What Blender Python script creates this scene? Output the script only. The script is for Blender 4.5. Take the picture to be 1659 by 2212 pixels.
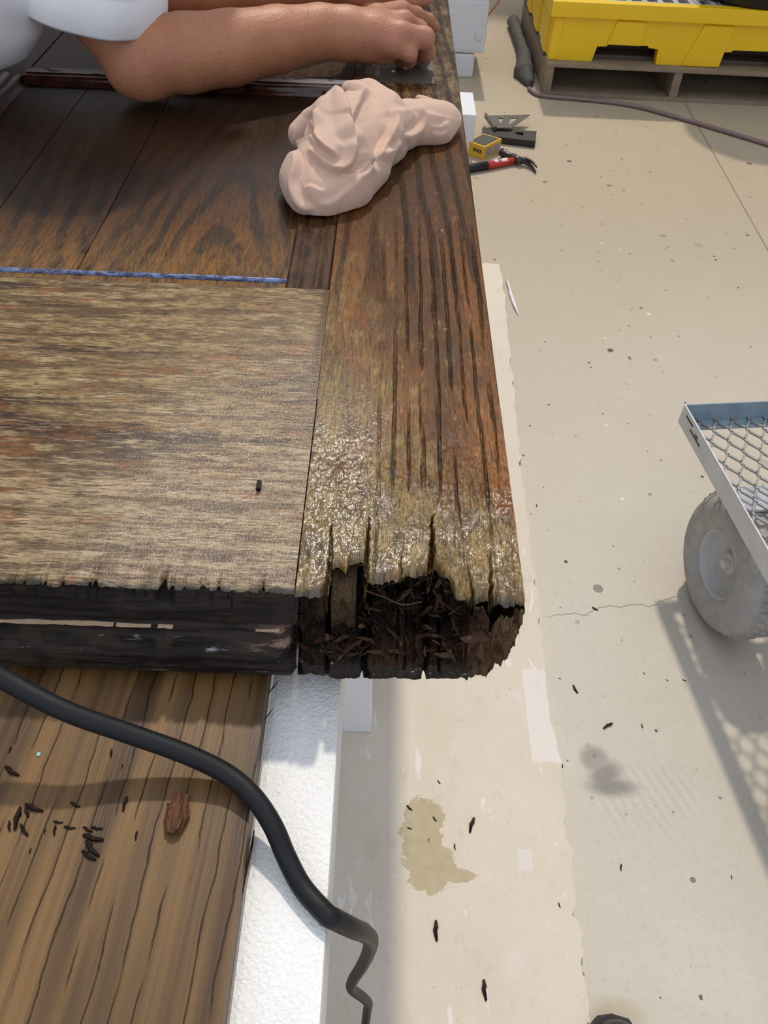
import bpy, bmesh, math, random
import numpy as np
from mathutils import Vector, Matrix
random.seed(7); RNG = np.random.default_rng(7)
for o in list(bpy.data.objects): bpy.data.objects.remove(o)
SC = bpy.context.scene; COL = SC.collection

# ------------------------------------------------------------------ camera
F, CX, CY, H = 1750., 829.5, 1106., 1.38          # focal length in pixels of the 1659x2212 frame, eye height
AY = np.array([43.5, -1847, 1750.]); AY /= np.linalg.norm(AY)
AX = np.array([1, .038, .0153]); AX -= AY*(AX@AY); AX /= np.linalg.norm(AX)
AZ = -np.cross(AX, AY) if np.cross(AX, AY)[1] > 0 else np.cross(AX, AY)
def P(px, py, z):
    """photo pixel -> point on the horizontal plane at height z"""
    d = np.array([(px-CX)/F, (py-CY)/F, 1.]); w = np.array([AX@d, AY@d, AZ@d])
    return np.array([0, 0, H]) + w*((z-H)/w[2])
cd = bpy.data.cameras.new('camera'); cam = bpy.data.objects.new('camera', cd); COL.objects.link(cam)
cd.sensor_fit = 'VERTICAL'; cd.sensor_height = 36; cd.sensor_width = 27; cd.lens = 36*F/2212; cd.clip_start = .02
W = np.array([AX, AY, AZ])                        # rows: world axes in (right, down, forward)
cam.matrix_world = Matrix([[W[i][0], -W[i][1], -W[i][2], (0, 0, H)[i]] for i in range(3)] + [[0, 0, 0, 1]])
SC.camera = cam

# ------------------------------------------------------------------ light
wd = bpy.data.worlds.new('world'); SC.world = wd; wd.use_nodes = True
wd.node_tree.nodes['Background'].inputs[0].default_value = (.82, .88, 1.0, 1)
wd.node_tree.nodes['Background'].inputs[1].default_value = 1.04
sd = bpy.data.lights.new('sun', 'SUN'); sd.energy = 2.0; sd.angle = math.radians(2.2); sd.color = (1, .89, .74)
so = bpy.data.objects.new('sun', sd); COL.objects.link(so)
so.rotation_euler = Vector((.02, math.cos(math.radians(54)), math.sin(math.radians(54)))).to_track_quat('Z', 'Y').to_euler()
so.location = (0, 3, 5)
SC.view_settings.view_transform = 'Standard'; SC.view_settings.look = 'None'
SC.view_settings.exposure = 0.0; SC.view_settings.gamma = 1; SC.view_settings.use_curve_mapping = False

# ------------------------------------------------------------------ numpy noise
def _h(ix, iy, iz, s):
    n = (ix.astype(np.int64)*374761393 + iy.astype(np.int64)*668265263 + iz.astype(np.int64)*1274126177 + s*974711) & 0x7fffffff
    n = ((n ^ (n >> 13))*1103515245 + 12345) & 0x7fffffff
    n = ((n ^ (n >> 15))*69069 + 5) & 0x7fffffff
    return ((n >> 7) & 0xffff)/65535.
def vnoise(x, y, z=0., s=0):
    x, y, z = np.broadcast_arrays(np.asarray(x, float), np.asarray(y, float), np.asarray(z, float))
    ix, iy, iz = np.floor(x), np.floor(y), np.floor(z); u, v, w = x-ix, y-iy, z-iz
    u, v, w = (t*t*(3-2*t) for t in (u, v, w)); r = 0
    for a in (0, 1):
        for b in (0, 1):
            for c in (0, 1):
                r = r + _h(ix+a, iy+b, iz+c, s)*(u if a else 1-u)*(v if b else 1-v)*(w if c else 1-w)
    return r*2-1
def fbm(x, y, z=0., o=4, s=0):
    r, a = 0, 1.
    for i in range(o):
        r = r + a*vnoise(np.asarray(x)*2**i, np.asarray(y)*2**i, np.asarray(z)*2**i, s+i*17); a *= .5
    return r
def sstep(a, b, x):
    t = np.clip((x-a)/(b-a), 0, 1); return t*t*(3-2*t)

# ------------------------------------------------------------------ object helpers
def add(name, me, parent=None, mat=None):
    o = bpy.data.objects.new(name, me); COL.objects.link(o)
    if mat is not None and not len(me.materials): me.materials.append(mat)
    if parent is not None:
        o.parent = parent; o.matrix_parent_inverse = parent.matrix_basis.inverted()
    return o
def mesh(name, v, f, mat=None, parent=None, smooth=False):
    me = bpy.data.meshes.new(name)
    me.from_pydata([tuple(map(float, p)) for p in v], [], [tuple(map(int, q)) for q in f]); me.validate()
    if smooth: me.polygons.foreach_set('use_smooth', [True]*len(me.polygons))
    return add(name, me, parent, mat)
def tag(o, label, cat, group=None, kind=None):
    o['label'] = label; o['category'] = cat
    if group: o['group'] = group
    o['kind'] = kind or 'thing'
    return o
def empty(name, loc, label, cat, group=None):
    o = bpy.data.objects.new(name, None); COL.objects.link(o); o.location = [float(c) for c in loc]; o.empty_display_size = .05
    return tag(o, label, cat, group)
def struct(o): o['kind'] = 'structure'; return o
def bm_box(bm, lo, hi, rot=None, piv=(0, 0, 0)):
    lo, hi = np.array(lo, float), np.array(hi, float); vs = []
    for i in range(8):
        p = Vector([(lo, hi)[(i >> k) & 1][k] for k in range(3)])
        if rot is not None: p = Vector(piv) + rot @ (p-Vector(piv))
        vs.append(bm.verts.new(p))
    for q in ((0, 2, 3, 1), (4, 5, 7, 6), (0, 1, 5, 4), (2, 6, 7, 3), (0, 4, 6, 2), (1, 3, 7, 5)):
        bm.faces.new([vs[k] for k in q])
    return vs
def bm_obj(name, bm, mat, parent=None, bevel=0, seg=2, smooth=False):
    if bevel:
        bmesh.ops.bevel(bm, geom=bm.edges[:]+bm.verts[:], offset=bevel, segments=seg, profile=.7, affect='EDGES', clamp_overlap=True)
    bmesh.ops.recalc_face_normals(bm, faces=bm.faces[:])
    me = bpy.data.meshes.new(name); bm.to_mesh(me); bm.free()
    if smooth: me.polygons.foreach_set('use_smooth', [True]*len(me.polygons))
    return add(name, me, parent, mat)
def box(name, lo, hi, mat, parent=None, bevel=0, rz=0, piv=None):
    bm = bmesh.new(); rot = None
    if rz: rot = Matrix.Rotation(rz, 3, 'Z')
    bm_box(bm, lo, hi, rot, piv if piv is not None else (np.array(lo)+np.array(hi))/2)
    return bm_obj(name, bm, mat, parent, bevel)
def prism(name, pts, z0, z1, mat, parent=None, bevel=0):
    bm = bmesh.new()
    a = [bm.verts.new((float(p[0]), float(p[1]), z0)) for p in pts]; b = [bm.verts.new((float(p[0]), float(p[1]), z1)) for p in pts]
    bm.faces.new(a[::-1]); bm.faces.new(b); n = len(pts)
    for i in range(n): bm.faces.new((a[i], a[(i+1) % n], b[(i+1) % n], b[i]))
    return bm_obj(name, bm, mat, parent, bevel)
def catmull(pts, n):
    p = np.array(pts, float); p = np.vstack([2*p[0]-p[1], p, 2*p[-1]-p[-2]]); out = []
    for i in range(1, len(p)-2):
        for t in np.linspace(0, 1, n, endpoint=False):
            a, b, c, d = p[i-1], p[i], p[i+1], p[i+2]
            out.append(.5*((2*b)+(-a+c)*t+(2*a-5*b+4*c-d)*t*t+(-a+3*b-3*c+d)*t**3))
    out.append(p[-2]); return np.array(out)
def tube_data(path, r, seg=12, cap=True):
    path = np.array(path, float); n = len(path); rr = np.broadcast_to(np.asarray(r, float), (n,)); v, f = [], []
    T = np.gradient(path, axis=0); T /= np.linalg.norm(T, axis=1)[:, None]+1e-12
    u = np.cross(T[0], (0, 0, 1.)); u = u if np.linalg.norm(u) > .1 else np.cross(T[0], (1., 0, 0)); u /= np.linalg.norm(u)
    for i in range(n):
        u = u-T[i]*(u@T[i]); u /= np.linalg.norm(u); w = np.cross(T[i], u)
        for k in range(seg):
            a = 2*math.pi*k/seg; v.append(path[i]+rr[i]*(math.cos(a)*u+math.sin(a)*w))
    for i in range(n-1):
        for k in range(seg):
            f.append((i*seg+k, i*seg+(k+1) % seg, (i+1)*seg+(k+1) % seg, (i+1)*seg+k))
    if cap: f.append(tuple(range(seg))[::-1]); f.append(tuple(range((n-1)*seg, n*seg)))
    return v, f
def tube(name, path, r, mat, parent=None, seg=12):
    v, f = tube_data(path, r, seg); return mesh(name, v, f, mat, parent, True)
def lathe(name, prof, mat, parent, centre, axis, seg=40):
    """profile of (radius, offset along axis) turned about an axis"""
    ax = np.array(axis, float); ax /= np.linalg.norm(ax); u = np.cross(ax, (0, 0, 1.)); u /= np.linalg.norm(u); w = np.cross(ax, u)
    v, f = [], []; n = len(prof)
    for k in range(seg):
        a = 2*math.pi*k/seg
        for r, h in prof: v.append(np.array(centre)+ax*h+r*(math.cos(a)*u+math.sin(a)*w))
    for k in range(seg):
        for i in range(n-1): f.append((k*n+i, k*n+i+1, ((k+1) % seg)*n+i+1, ((k+1) % seg)*n+i))
    return mesh(name, v, f, mat, parent, True)
def surface_nets(fn, lo, hi, h):
    lo, hi = np.array(lo, float), np.array(hi, float); n = np.ceil((hi-lo)/h).astype(int)+1
    g = [lo[k]+h*np.arange(n[k]) for k in range(3)]
    V = fn(g[0][:, None, None], g[1][None, :, None], g[2][None, None, :]).astype(np.float32); V = np.broadcast_to(V, tuple(n))
    ins = V < 0; c = np.zeros(tuple(n-1), np.int8)
    for i in range(8):
        c += ins[tuple(slice(1, None) if i >> k & 1 else slice(0, -1) for k in range(3))]
    act = np.argwhere((c > 0) & (c < 8)); idx = -np.ones(tuple(n-1), np.int64); idx[tuple(act.T)] = np.arange(len(act))
    s = np.zeros((len(act), 3)); m = np.zeros(len(act))
    cr = [V[act[:, 0]+(i & 1), act[:, 1]+(i >> 1 & 1), act[:, 2]+(i >> 2 & 1)].astype(float) for i in range(8)]
    of = np.array([[i & 1, i >> 1 & 1, i >> 2 & 1] for i in range(8)], float)
    for a in range(8):
        for b in (a | 1, a | 2, a | 4):
            if b == a: continue
            k = (cr[a] < 0) != (cr[b] < 0); t = np.where(k, cr[a]/np.where(k, cr[a]-cr[b], 1), 0)
            s += k[:, None]*(of[a]+t[:, None]*(of[b]-of[a])); m += k
    v = lo+h*(act+s/m[:, None]); fs = []
    for ax in range(3):
        o1, o2 = [k for k in range(3) if k != ax]
        A = ins[tuple(slice(0, -1) if k == ax else slice(1, -1) for k in range(3))]
        B = ins[tuple(slice(1, None) if k == ax else slice(1, -1) for k in range(3))]
        e = np.argwhere(A != B); fl = A[tuple(e.T)]; q = []
        for d1, d2 in ((0, 0), (1, 0), (1, 1), (0, 1)):
            i = e.copy(); i[:, o1] += d1; i[:, o2] += d2; q.append(idx[tuple(i.T)])
        q = np.array(q).T; flip = fl if ax != 1 else ~fl
        q[~flip] = q[~flip][:, ::-1]; fs.append(q)
    return v, np.vstack(fs)
def smin(a, b, k): hh = np.clip(.5+.5*(b-a)/k, 0, 1); return b+(a-b)*hh-k*hh*(1-hh)
def cap(x, y, z, a, b, ra, rb):
    a, b = np.array(a, float), np.array(b, float); d = b-a
    t = np.clip(((x-a[0])*d[0]+(y-a[1])*d[1]+(z-a[2])*d[2])/(d@d), 0, 1)
    return np.sqrt((x-a[0]-t*d[0])**2+(y-a[1]-t*d[1])**2+(z-a[2]-t*d[2])**2)-(ra+(rb-ra)*t)
def np_mesh(name, v, f, mat=None, parent=None, smooth=True):
    v = np.asarray(v, np.float32); f = np.asarray(f, np.int32); me = bpy.data.meshes.new(name)
    me.vertices.add(len(v)); me.vertices.foreach_set('co', v.ravel()); k = f.shape[1]
    me.loops.add(f.size); me.loops.foreach_set('vertex_index', f.ravel())
    me.polygons.add(len(f)); me.polygons.foreach_set('loop_start', np.arange(0, f.size, k, dtype=np.int32))
    me.polygons.foreach_set('loop_total', np.full(len(f), k, np.int32))
    me.polygons.foreach_set('use_smooth', np.full(len(f), smooth)); me.update(calc_edges=True); me.validate()
    return add(name, me, parent, mat)
def grid_faces(nu, nv, off=0, flip=False):
    i = np.arange(nu-1)[:, None]*nv+np.arange(nv-1)[None, :]; q = np.stack([i, i+nv, i+nv+1, i+1], -1).reshape(-1, 4)+off
    return q[:, ::-1] if flip else q

# ------------------------------------------------------------------ material helpers
class NT:
    def __init__(s, name, rough=.5, spec=.5, metal=0):
        s.m = bpy.data.materials.new(name); s.m.use_nodes = True; s.t = s.m.node_tree; s.b = s.t.nodes['Principled BSDF']
        s.b.inputs['Roughness'].default_value = rough; s.b.inputs['Specular IOR Level'].default_value = spec; s.b.inputs['Metallic'].default_value = metal
        tc = s.t.nodes.new('ShaderNodeTexCoord'); s.co = tc.outputs['Object']; sp = s.t.nodes.new('ShaderNodeSeparateXYZ')
        s.t.links.new(s.co, sp.inputs[0]); s.x, s.y, s.z = sp.outputs
    def put(s, sock, v):
        if isinstance(v, bpy.types.NodeSocket): s.t.links.new(v, sock)
        elif isinstance(v, (tuple, list)):
            v = tuple(v); sock.default_value = v if len(v) == len(sock.default_value) else v+(1,)
        else: sock.default_value = v
    def M(s, op, a, b=0., c=0., clamp=False):
        n = s.t.nodes.new('ShaderNodeMath'); n.operation = op; n.use_clamp = clamp
        for i, v in enumerate((a, b, c)): s.put(n.inputs[i], v)
        return n.outputs[0]
    def mul(s, a, b): return s.M('MULTIPLY', a, b)
    def plus(s, a, b): return s.M('ADD', a, b)
    def vec(s, x, y, z=0.):
        n = s.t.nodes.new('ShaderNodeCombineXYZ')
        for i, v in enumerate((x, y, z)): s.put(n.inputs[i], v)
        return n.outputs[0]
    def sv(s, a, b, c, ox=0.):   # scaled object coordinates
        return s.vec(s.M('MULTIPLY_ADD', s.x, a, ox), s.mul(s.y, b), s.mul(s.z, c))
    def noise(s, v, sc=1., det=3., ro=.55, dist=0.):
        n = s.t.nodes.new('ShaderNodeTexNoise'); s.put(n.inputs['Vector'], v)
        for k, q in (('Scale', sc), ('Detail', det), ('Roughness', ro), ('Distortion', dist)): n.inputs[k].default_value = q
        return n.outputs['Fac']
    def voro(s, v, sc, feat='F1', out='Distance', rnd=1.):
        n = s.t.nodes.new('ShaderNodeTexVoronoi'); n.feature = feat; s.put(n.inputs['Vector'], v); n.inputs['Scale'].default_value = sc; n.inputs['Randomness'].default_value = rnd
        return n.outputs[out]
    def step(s, v, a, b, lo=0., hi=1.):
        n = s.t.nodes.new('ShaderNodeMapRange'); n.interpolation_type = 'SMOOTHSTEP'
        for k, q in zip((0, 1, 2, 3, 4), (v, a, b, lo, hi)): s.put(n.inputs[k], q)
        return n.outputs[0]
    def mix(s, f, a, b, mode='MIX'):
        n = s.t.nodes.new('ShaderNodeMix'); n.data_type = 'RGBA'; n.blend_type = mode
        s.put(n.inputs[0], f); s.put(n.inputs[6], a); s.put(n.inputs[7], b); return n.outputs[2]
    def ramp(s, f, stops):
        n = s.t.nodes.new('ShaderNodeValToRGB'); e = n.color_ramp.elements
        while len(e) < len(stops): e.new(.5)
        for q, (p, c) in zip(e, stops): q.position = p; q.color = tuple(c)+(1,)
        s.put(n.inputs[0], f); return n.outputs[0]
    def bump(s, h, strength, dist, normal=None):
        n = s.t.nodes.new('ShaderNodeBump'); n.inputs['Strength'].default_value = strength; n.inputs['Distance'].default_value = dist
        s.put(n.inputs['Height'], h)
        if normal is not None: s.put(n.inputs['Normal'], normal)
        return n.outputs[0]
    def out(s, col=None, rough=None, normal=None, spec=None):
        for k, v in (('Base Color', col), ('Roughness', rough), ('Normal', normal), ('Specular IOR Level', spec)):
            if v is not None: s.put(s.b.inputs[k], v)
        return s.m
def plain(name, col, rough=.5, var=.12, sc=30., metal=0., bump=0., bsc=200., spec=.5):
    t = NT(name, rough, spec, metal); n = t.noise(t.co, sc, 4)
    c = t.mix(n, tuple(x*(1-var) for x in col), tuple(min(1, x*(1+var)) for x in col))
    return t.out(c, normal=t.bump(t.noise(t.co, bsc, 3), .5, bump) if bump else None)

# ------------------------------------------------------------------ wood of the door
DT, DB = 1.01, .94                                 # door top and underside
XL, XR = -.0424, .0902                             # the stile's edges
def wet(t, near, scale=330.):
    """bump of the swollen, freshly oiled surface; `near` says where it is wettest"""
    n1 = t.noise(t.sv(scale, scale*.55, scale), 1., 2., .5, .4); n2 = t.noise(t.sv(900, 900, 900), 1., 2.)
    return t.plus(t.mul(n1, near), t.mul(n2, t.M('MULTIPLY_ADD', near, .12, .05)))
def stile_mat():
    t = NT('oak_stile', .3)
    xw = t.plus(t.x, t.mul(t.M('SUBTRACT', t.noise(t.sv(42, 1.1, 0), 1., 2.), .5), .016)); xw = t.plus(xw, t.mul(t.M('SUBTRACT', t.noise(t.sv(120, 14, 0, 3.), 1., 3.), .5), .0035))
    ra = t.M('MULTIPLY_ADD', t.M('SINE', t.mul(xw, 610.)), .5, .5)
    du = t.M('SUBTRACT', t.x, -.004); w = t.noise(t.sv(16, 3., 4), 1., 3.)
    rb = t.M('MULTIPLY_ADD', t.M('SINE', t.plus(t.mul(t.M('SQRT', t.M('MULTIPLY_ADD', du, du, .0006)), 380.), t.plus(t.mul(t.y, 21.), t.mul(w, 8.)))), .5, .5)
    pore = t.noise(t.sv(1300, 36, 300), 1., 2., .6); pat = t.noise(t.sv(70, 26, 20, 1.7), 1., 7., .74); s2 = t.noise(t.sv(520, 46, 100, 4.), 1., 5., .7); dash = t.noise(t.sv(1250, 90, 300, 6.), 1., 3., .65); big = t.noise(t.sv(16, 4.5, 10, 5.), 1., 4., .6)
    brk = t.noise(t.sv(130, 9, 40, 2.), 1., 3., .6)
    rgt = t.step(t.plus(t.x, t.mul(t.M('SUBTRACT', big, .5), .08)), -.012, .022)
    la = t.mul(t.mul(t.step(ra, .70, .98), t.step(brk, t.step(t.y, .42, .34, .40, .50), t.step(t.y, .42, .34, .54, .62))), t.mul(t.mul(rgt, t.step(t.y, .80, .62)), t.step(pore, .33, .5)))
    lb = t.mul(t.mul(t.step(rb, .52, .9), t.step(t.y, .52, .66)), t.step(pore, .3, .55))
    fine = t.step(t.noise(t.sv(820, 20, 200, 9.), 1., 3., .65), .54, .66)
    amber = t.mix(t.step(big, .3, .7), (.085, .030, .005), (.235, .082, .011)); amber = t.mix(t.mul(t.step(pat, .58, .72), .5), amber, (.27, .15, .05))
    tan = t.mix(t.step(pat, .3, .7), (.075, .046, .018), (.29, .19, .066))
    g = t.plus(t.M('MULTIPLY_ADD', t.y, -2.0, 1.30), t.plus(t.mul(t.x, -7.5), t.mul(t.M('SUBTRACT', pat, .5), 2.6))); g = t.plus(g, t.mul(t.step(t.y, .40, .32), .75))
    c = t.mix(t.step(g, .0, .8), amber, tan)
    dk = t.step(t.plus(t.y, t.mul(t.M('SUBTRACT', big, .5), .35)), .60, .80); c = t.mix(t.mul(dk, .66), c, (.036, .014, .004))
    gold_glint = t.mul(t.step(t.plus(t.y, t.mul(t.x, 1.2)), .98, 1.16), t.step(pat, .42, .62)); c = t.mix(t.mul(gold_glint, .8), c, (.30, .20, .075))  # glints along the far part painted in as gold colour
    c = t.mix(t.mul(t.step(s2, .5, .61), t.step(t.y, .36, .42, .25, .62)), c, (.042, .018, .006)); pl = t.mul(t.step(t.noise(t.sv(120, 30, 40, 21.), 1., 6., .72), .57, .65), t.step(s2, .6, .44)); c = t.mix(t.mul(pl, t.step(t.y, .9, .5, .25, .6)), c, (.34, .19, .06))
    c = t.mix(t.mul(lb, .8), c, (.018, .009, .004)); c = t.mix(t.mul(la, .88), c, (.018, .011, .006)); c = t.mix(t.mul(fine, .55), c, (.04, .021, .009)); c = t.mix(t.mul(t.step(dash, .55, .63), .75), c, (.022, .012, .006))
    grime = t.mul(t.step(t.noise(t.sv(50, 34, 40, 12.), 1., 5., .7), .55, .68), t.step(t.y, .75, .5)); c = t.mix(t.mul(grime, .55), c, (.075, .055, .036))
    blot = t.step(t.noise(t.sv(75, 60, 60, 8.), 1., 5., .7), .66, .72); c = t.mix(t.mul(blot, .5), c, (.36, .30, .21))
    edge = t.step(t.plus(t.y, t.mul(t.noise(t.sv(160, 160, 160), 1., 3.), .012)), .296, .290); c = t.mix(t.mul(edge, .85), c, (.035, .036, .02))
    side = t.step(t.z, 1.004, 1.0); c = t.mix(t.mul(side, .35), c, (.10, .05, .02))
    nearY = t.step(t.plus(t.y, t.mul(t.M('SUBTRACT', pat, .5), .16)), .40, .315)
    wl = t.mul(t.step(t.plus(t.y, t.mul(t.M('SUBTRACT', pat, .5), .3)), .58, .40), t.step(t.plus(t.x, t.mul(t.M('SUBTRACT', pat, .5), .1)), .03, -.01)); far = t.mul(t.step(t.plus(t.y, t.mul(t.x, 1.2)), 1.02, 1.14), .8)
    wetm = t.M('MINIMUM', t.plus(t.mul(nearY, t.plus(t.step(t.noise(t.sv(70, 40, 40, 31.), 1., 4., .6), .62, .40, .30, 1.), t.step(t.x, .06, .03, -.25, 0.))), t.plus(t.mul(wl, .55), far)), 1.)
    hgt = t.plus(wet(t, t.plus(t.mul(wetm, 1.0), .06), 640.), t.plus(t.mul(pore, .35), t.mul(t.plus(la, t.mul(lb, .3)), -1.6)))
    r = t.plus(t.mul(t.noise(t.sv(90, 90, 90), 1., 3.), .22), t.step(wetm, 0., 1., .28, .02))
    return t.out(c, r, t.bump(hgt, 1., .00062), t.step(wetm, 0., 1., .16, .8))
def rail_mat():
    t = NT('oak_rail', .34)
    s1 = t.noise(t.sv(11, 130, 75), 1., 6., .7, .25); s2 = t.noise(t.sv(62, 520, 200, 3.), 1., 5., .7); s3 = t.noise(t.sv(4.2, 27, 34, 6.), 1., 6., .66, .3); dash = t.noise(t.sv(120, 1250, 600), 1., 3., .65); pat = t.noise(t.sv(40, 95, 30, 2.), 1., 7., .74)
    c = t.mix(t.step(pat, .32, .66), (.125, .070, .026), (.36, .25, .115))
    low = t.mul(t.step(t.plus(t.y, t.mul(t.M('SUBTRACT', s3, .5), .22)), .44, .35), t.step(pat, .25, .6)); c = t.mix(t.mul(low, .62), c, (.39, .295, .18))
    c = t.mix(t.mul(t.step(s1, .48, .60), .74), c, (.075, .036, .014)); c = t.mix(t.mul(t.step(s2, .5, .60), .74), c, (.065, .034, .015))
    mk = t.step(t.y, .35, .42); c = t.mix(t.mul(t.mul(t.step(s3, .47, .56), mk), t.mul(t.step(s2, .36, .5), .94)), c, (.026, .011, .007))
    rust = t.mul(t.step(t.noise(t.sv(14, 56, 40, 11.), 1., 6., .7), .53, .62), t.step(s2, .40, .54)); c = t.mix(t.mul(rust, .7), c, (.23, .075, .014))
    pale = t.mul(t.step(t.noise(t.sv(26, 110, 40, 21.), 1., 6., .72), .55, .64), t.step(s2, .6, .44)); c = t.mix(t.mul(pale, .6), c, (.47, .36, .215))
    c = t.mix(t.mul(t.step(dash, .55, .63), .82), c, (.03, .018, .010)); och = t.mul(t.step(t.noise(t.sv(60, 130, 60, 15.), 1., 4., .7), .62, .7), .5); c = t.mix(och, c, (.20, .10, .02))
    jx = t.mul(t.step(t.plus(t.x, t.mul(t.noise(t.sv(60, 500, 60), 1., 3.), .016)), -.044, -.038), t.step(t.y, .43, .5))
    c = t.mix(t.mul(jx, .88), c, (.07, .026, .005))
    e = t.step(t.plus(t.y, t.mul(t.noise(t.sv(120, 120, 120), 1., 4.), .012)), .2965, .2925); c = t.mix(t.mul(e, .9), c, (.03, .03, .017))
    near = t.plus(t.mul(t.step(t.x, -.26, -.06), t.step(t.y, .66, .36)), .10)
    hgt = t.plus(wet(t, near, 900.), t.plus(t.mul(t.plus(dash, s2), -.6), t.mul(pat, .3)))
    return t.out(c, t.plus(t.mul(pat, .25), t.step(near, .1, .9, .26, .08)), t.bump(hgt, 1., .00050), t.step(near, .1, .9, .18, .65))
def panel_mat(name, off, u0, dark):
    t = NT(name, .28, .22)
    w = t.noise(t.sv(14, 4, 4, off), 1., 4.); du = t.M('SUBTRACT', t.x, u0)
    ph = t.plus(t.mul(t.M('SQRT', t.M('MULTIPLY_ADD', du, du, .0004)), 300.), t.plus(t.mul(t.y, 38.), t.mul(w, 14.)))
    ring = t.M('MULTIPLY_ADD', t.M('SINE', ph), .5, .5); pore = t.noise(t.sv(800, 26, 100, off), 1., 2.5, .6)
    big = t.noise(t.sv(13, 5, 5, off+3), 1., 4., .6); pat = t.noise(t.sv(75, 20, 20, off+1), 1., 7., .74); s2 = t.noise(t.sv(420, 32, 20, off+7), 1., 5., .7); dash = t.noise(t.sv(1000, 70, 20, off+9), 1., 3., .65)
    c = t.mix(t.step(big, .3, .7), (.045, .018, .004), (.19, .074, .012)); c = t.mix(t.mul(t.step(ring, .45, .85), t.step(pore, .2, .5)), c, (.020, .010, .004))
    bare = t.mul(t.step(t.plus(t.y, t.mul(pat, .4)), .96, .80), t.step(t.plus(pat, t.mul(s2, .4)), .54, .78)); c = t.mix(t.mul(bare, .75), c, (.29, .145, .036))
    c = t.mix(t.mul(t.step(s2, .5, .62), .66), c, (.036, .016, .006)); c = t.mix(t.mul(t.step(dash, .55, .63), .7), c, (.018, .009, .004)); c = t.mix(t.mul(t.step(pore, .53, .66), .65), c, (.028, .014, .006))
    dk = t.mul(t.step(t.plus(t.y, t.plus(t.mul(t.M('SUBTRACT', big, .5), .4), t.mul(t.x, -.35))), .74, .92), dark); c = t.mix(dk, c, (.018, .009, .005))
    return t.out(c, t.plus(t.mul(pat, .25), .16), t.bump(t.plus(t.mul(pore, -.4), t.plus(t.mul(pat, .3), t.mul(s2, .2))), .8, .0008))
def dark_oak(name='dark_oak', a=(.02, .009, .005), b=(.085, .034, .013), ro=.25):
    t = NT(name, ro, .2); n = t.noise(t.sv(150, 34, 60), 1., 6., .7); g = t.noise(t.sv(600, 120, 350), 1., 3.)
    return t.out(t.mix(t.step(n, .3, .75), a, b), t.plus(t.mul(n, .25), ro-.08), t.bump(t.plus(g, n), .6, .0006))
def rot_mat():
    t = NT('rotten_oak_end', .55, .12)
    n = t.noise(t.sv(120, 120, 60), 1., 5., .65); big = t.noise(t.sv(30, 30, 30), 1., 4.); fib = t.noise(t.sv(500, 500, 60), 1., 3.)
    c = t.mix(t.step(n, .35, .7), (.004, .003, .0025), (.026, .014, .008)); c = t.mix(t.mul(t.step(big, .5, .66), .7), c, (.05, .022, .010))
    lip = t.step(t.plus(t.z, t.mul(n, .012)), .964, .958); c = t.mix(t.mul(lip, .8), c, t.mix(fib, (.009, .0085, .008), (.042, .034, .028)))
    chk = t.mul(t.step(t.plus(t.x, t.mul(big, .05)), .078, .10), 1.); c = t.mix(t.mul(chk, .85), c, t.mix(n, (.035, .019, .011), (.19, .105, .056)))
    w = t.mul(t.step(t.noise(t.sv(220, 220, 300, 5.), 1., 4.), .66, .7), lip); c = t.mix(w, c, (.5, .48, .45))
    b2 = t.mul(t.mul(t.step(t.x, -.0228, -.0215), t.step(t.x, -.0065, -.0078)), t.mul(t.step(t.z, .970, .974), t.step(t.z, 1.003, .999))); c = t.mix(t.mul(b2, .8), c, t.mix(fib, (.03, .018, .009), (.10, .064, .032)))
    moss = t.mul(t.step(t.plus(t.z, t.mul(n, .01)), 1.007, 1.011), .7); c = t.mix(moss, c, (.07, .075, .035))
    return t.out(c, t.plus(t.mul(n, .4), .35), t.bump(t.plus(n, fib), 1., .0012))
def railface_mat():
    t = NT('weathered_oak_edge', .6, .12)
    st = t.noise(t.sv(14, 60, 220), 1., 5., .65); n = t.noise(t.sv(50, 50, 50), 1., 4.); w = t.noise(t.sv(28, 60, 150, 3.), 1., 6., .7)
    c = t.mix(t.step(st, .35, .68), (.008, .007, .0065), (.038, .029, .024)); c = t.mix(t.mul(t.step(n, .52, .66), .6), c, (.055, .034, .025))
    up = t.step(t.z, .978, .984); c = t.mix(t.mul(up, .45), c, (.016, .0135, .0115))
    c = t.mix(t.mul(t.step(w, .63, .72), t.mul(t.step(t.z, .983, .975), .7)), c, (.36, .36, .37))
    g = t.step(t.plus(t.z, t.mul(n, .012)), 1.011, 1.016); c = t.mix(t.mul(g, .6), c, (.055, .058, .034))
    pk = t.mul(t.mul(t.step(t.x, -.082, -.05), t.step(w, .52, .6)), t.step(t.M('ABSOLUTE', t.M('SUBTRACT', t.z, .972)), .014, .004)); c = t.mix(t.mul(pk, .6), c, (.33, .2, .15))
    return t.out(c, t.plus(t.mul(n, .3), .42), t.bump(t.plus(st, n), .9, .0012))
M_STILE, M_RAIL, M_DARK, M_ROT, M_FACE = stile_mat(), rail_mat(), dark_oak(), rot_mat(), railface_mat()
def mould_mat():
    t = NT('varnished_moulding', .15); n = t.noise(t.sv(60, 60, 60), 1., 4.); g = t.noise(t.sv(40, 300, 300), 1., 4.)
    c = t.mix(t.step(n, .3, .75), (.022, .008, .005), (.085, .024, .012)); worn_highlight = t.mul(t.step(t.z, 1.0122, 1.0135), t.step(g, .30, .44)); c = t.mix(t.mul(worn_highlight, .9), c, (.52, .45, .40))  # ridge tops worn pale, with the highlight line painted into that colour
    return t.out(c, t.plus(t.mul(n, .2), .08), t.bump(g, .5, .0006))
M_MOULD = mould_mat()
M_PANA, M_PANB, M_PANC = panel_mat('oak_panel_a', 2., -.145, .9), panel_mat('oak_panel_b', 13., -.37, .9), panel_mat('oak_panel_c', 29., -.5, .9)
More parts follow.
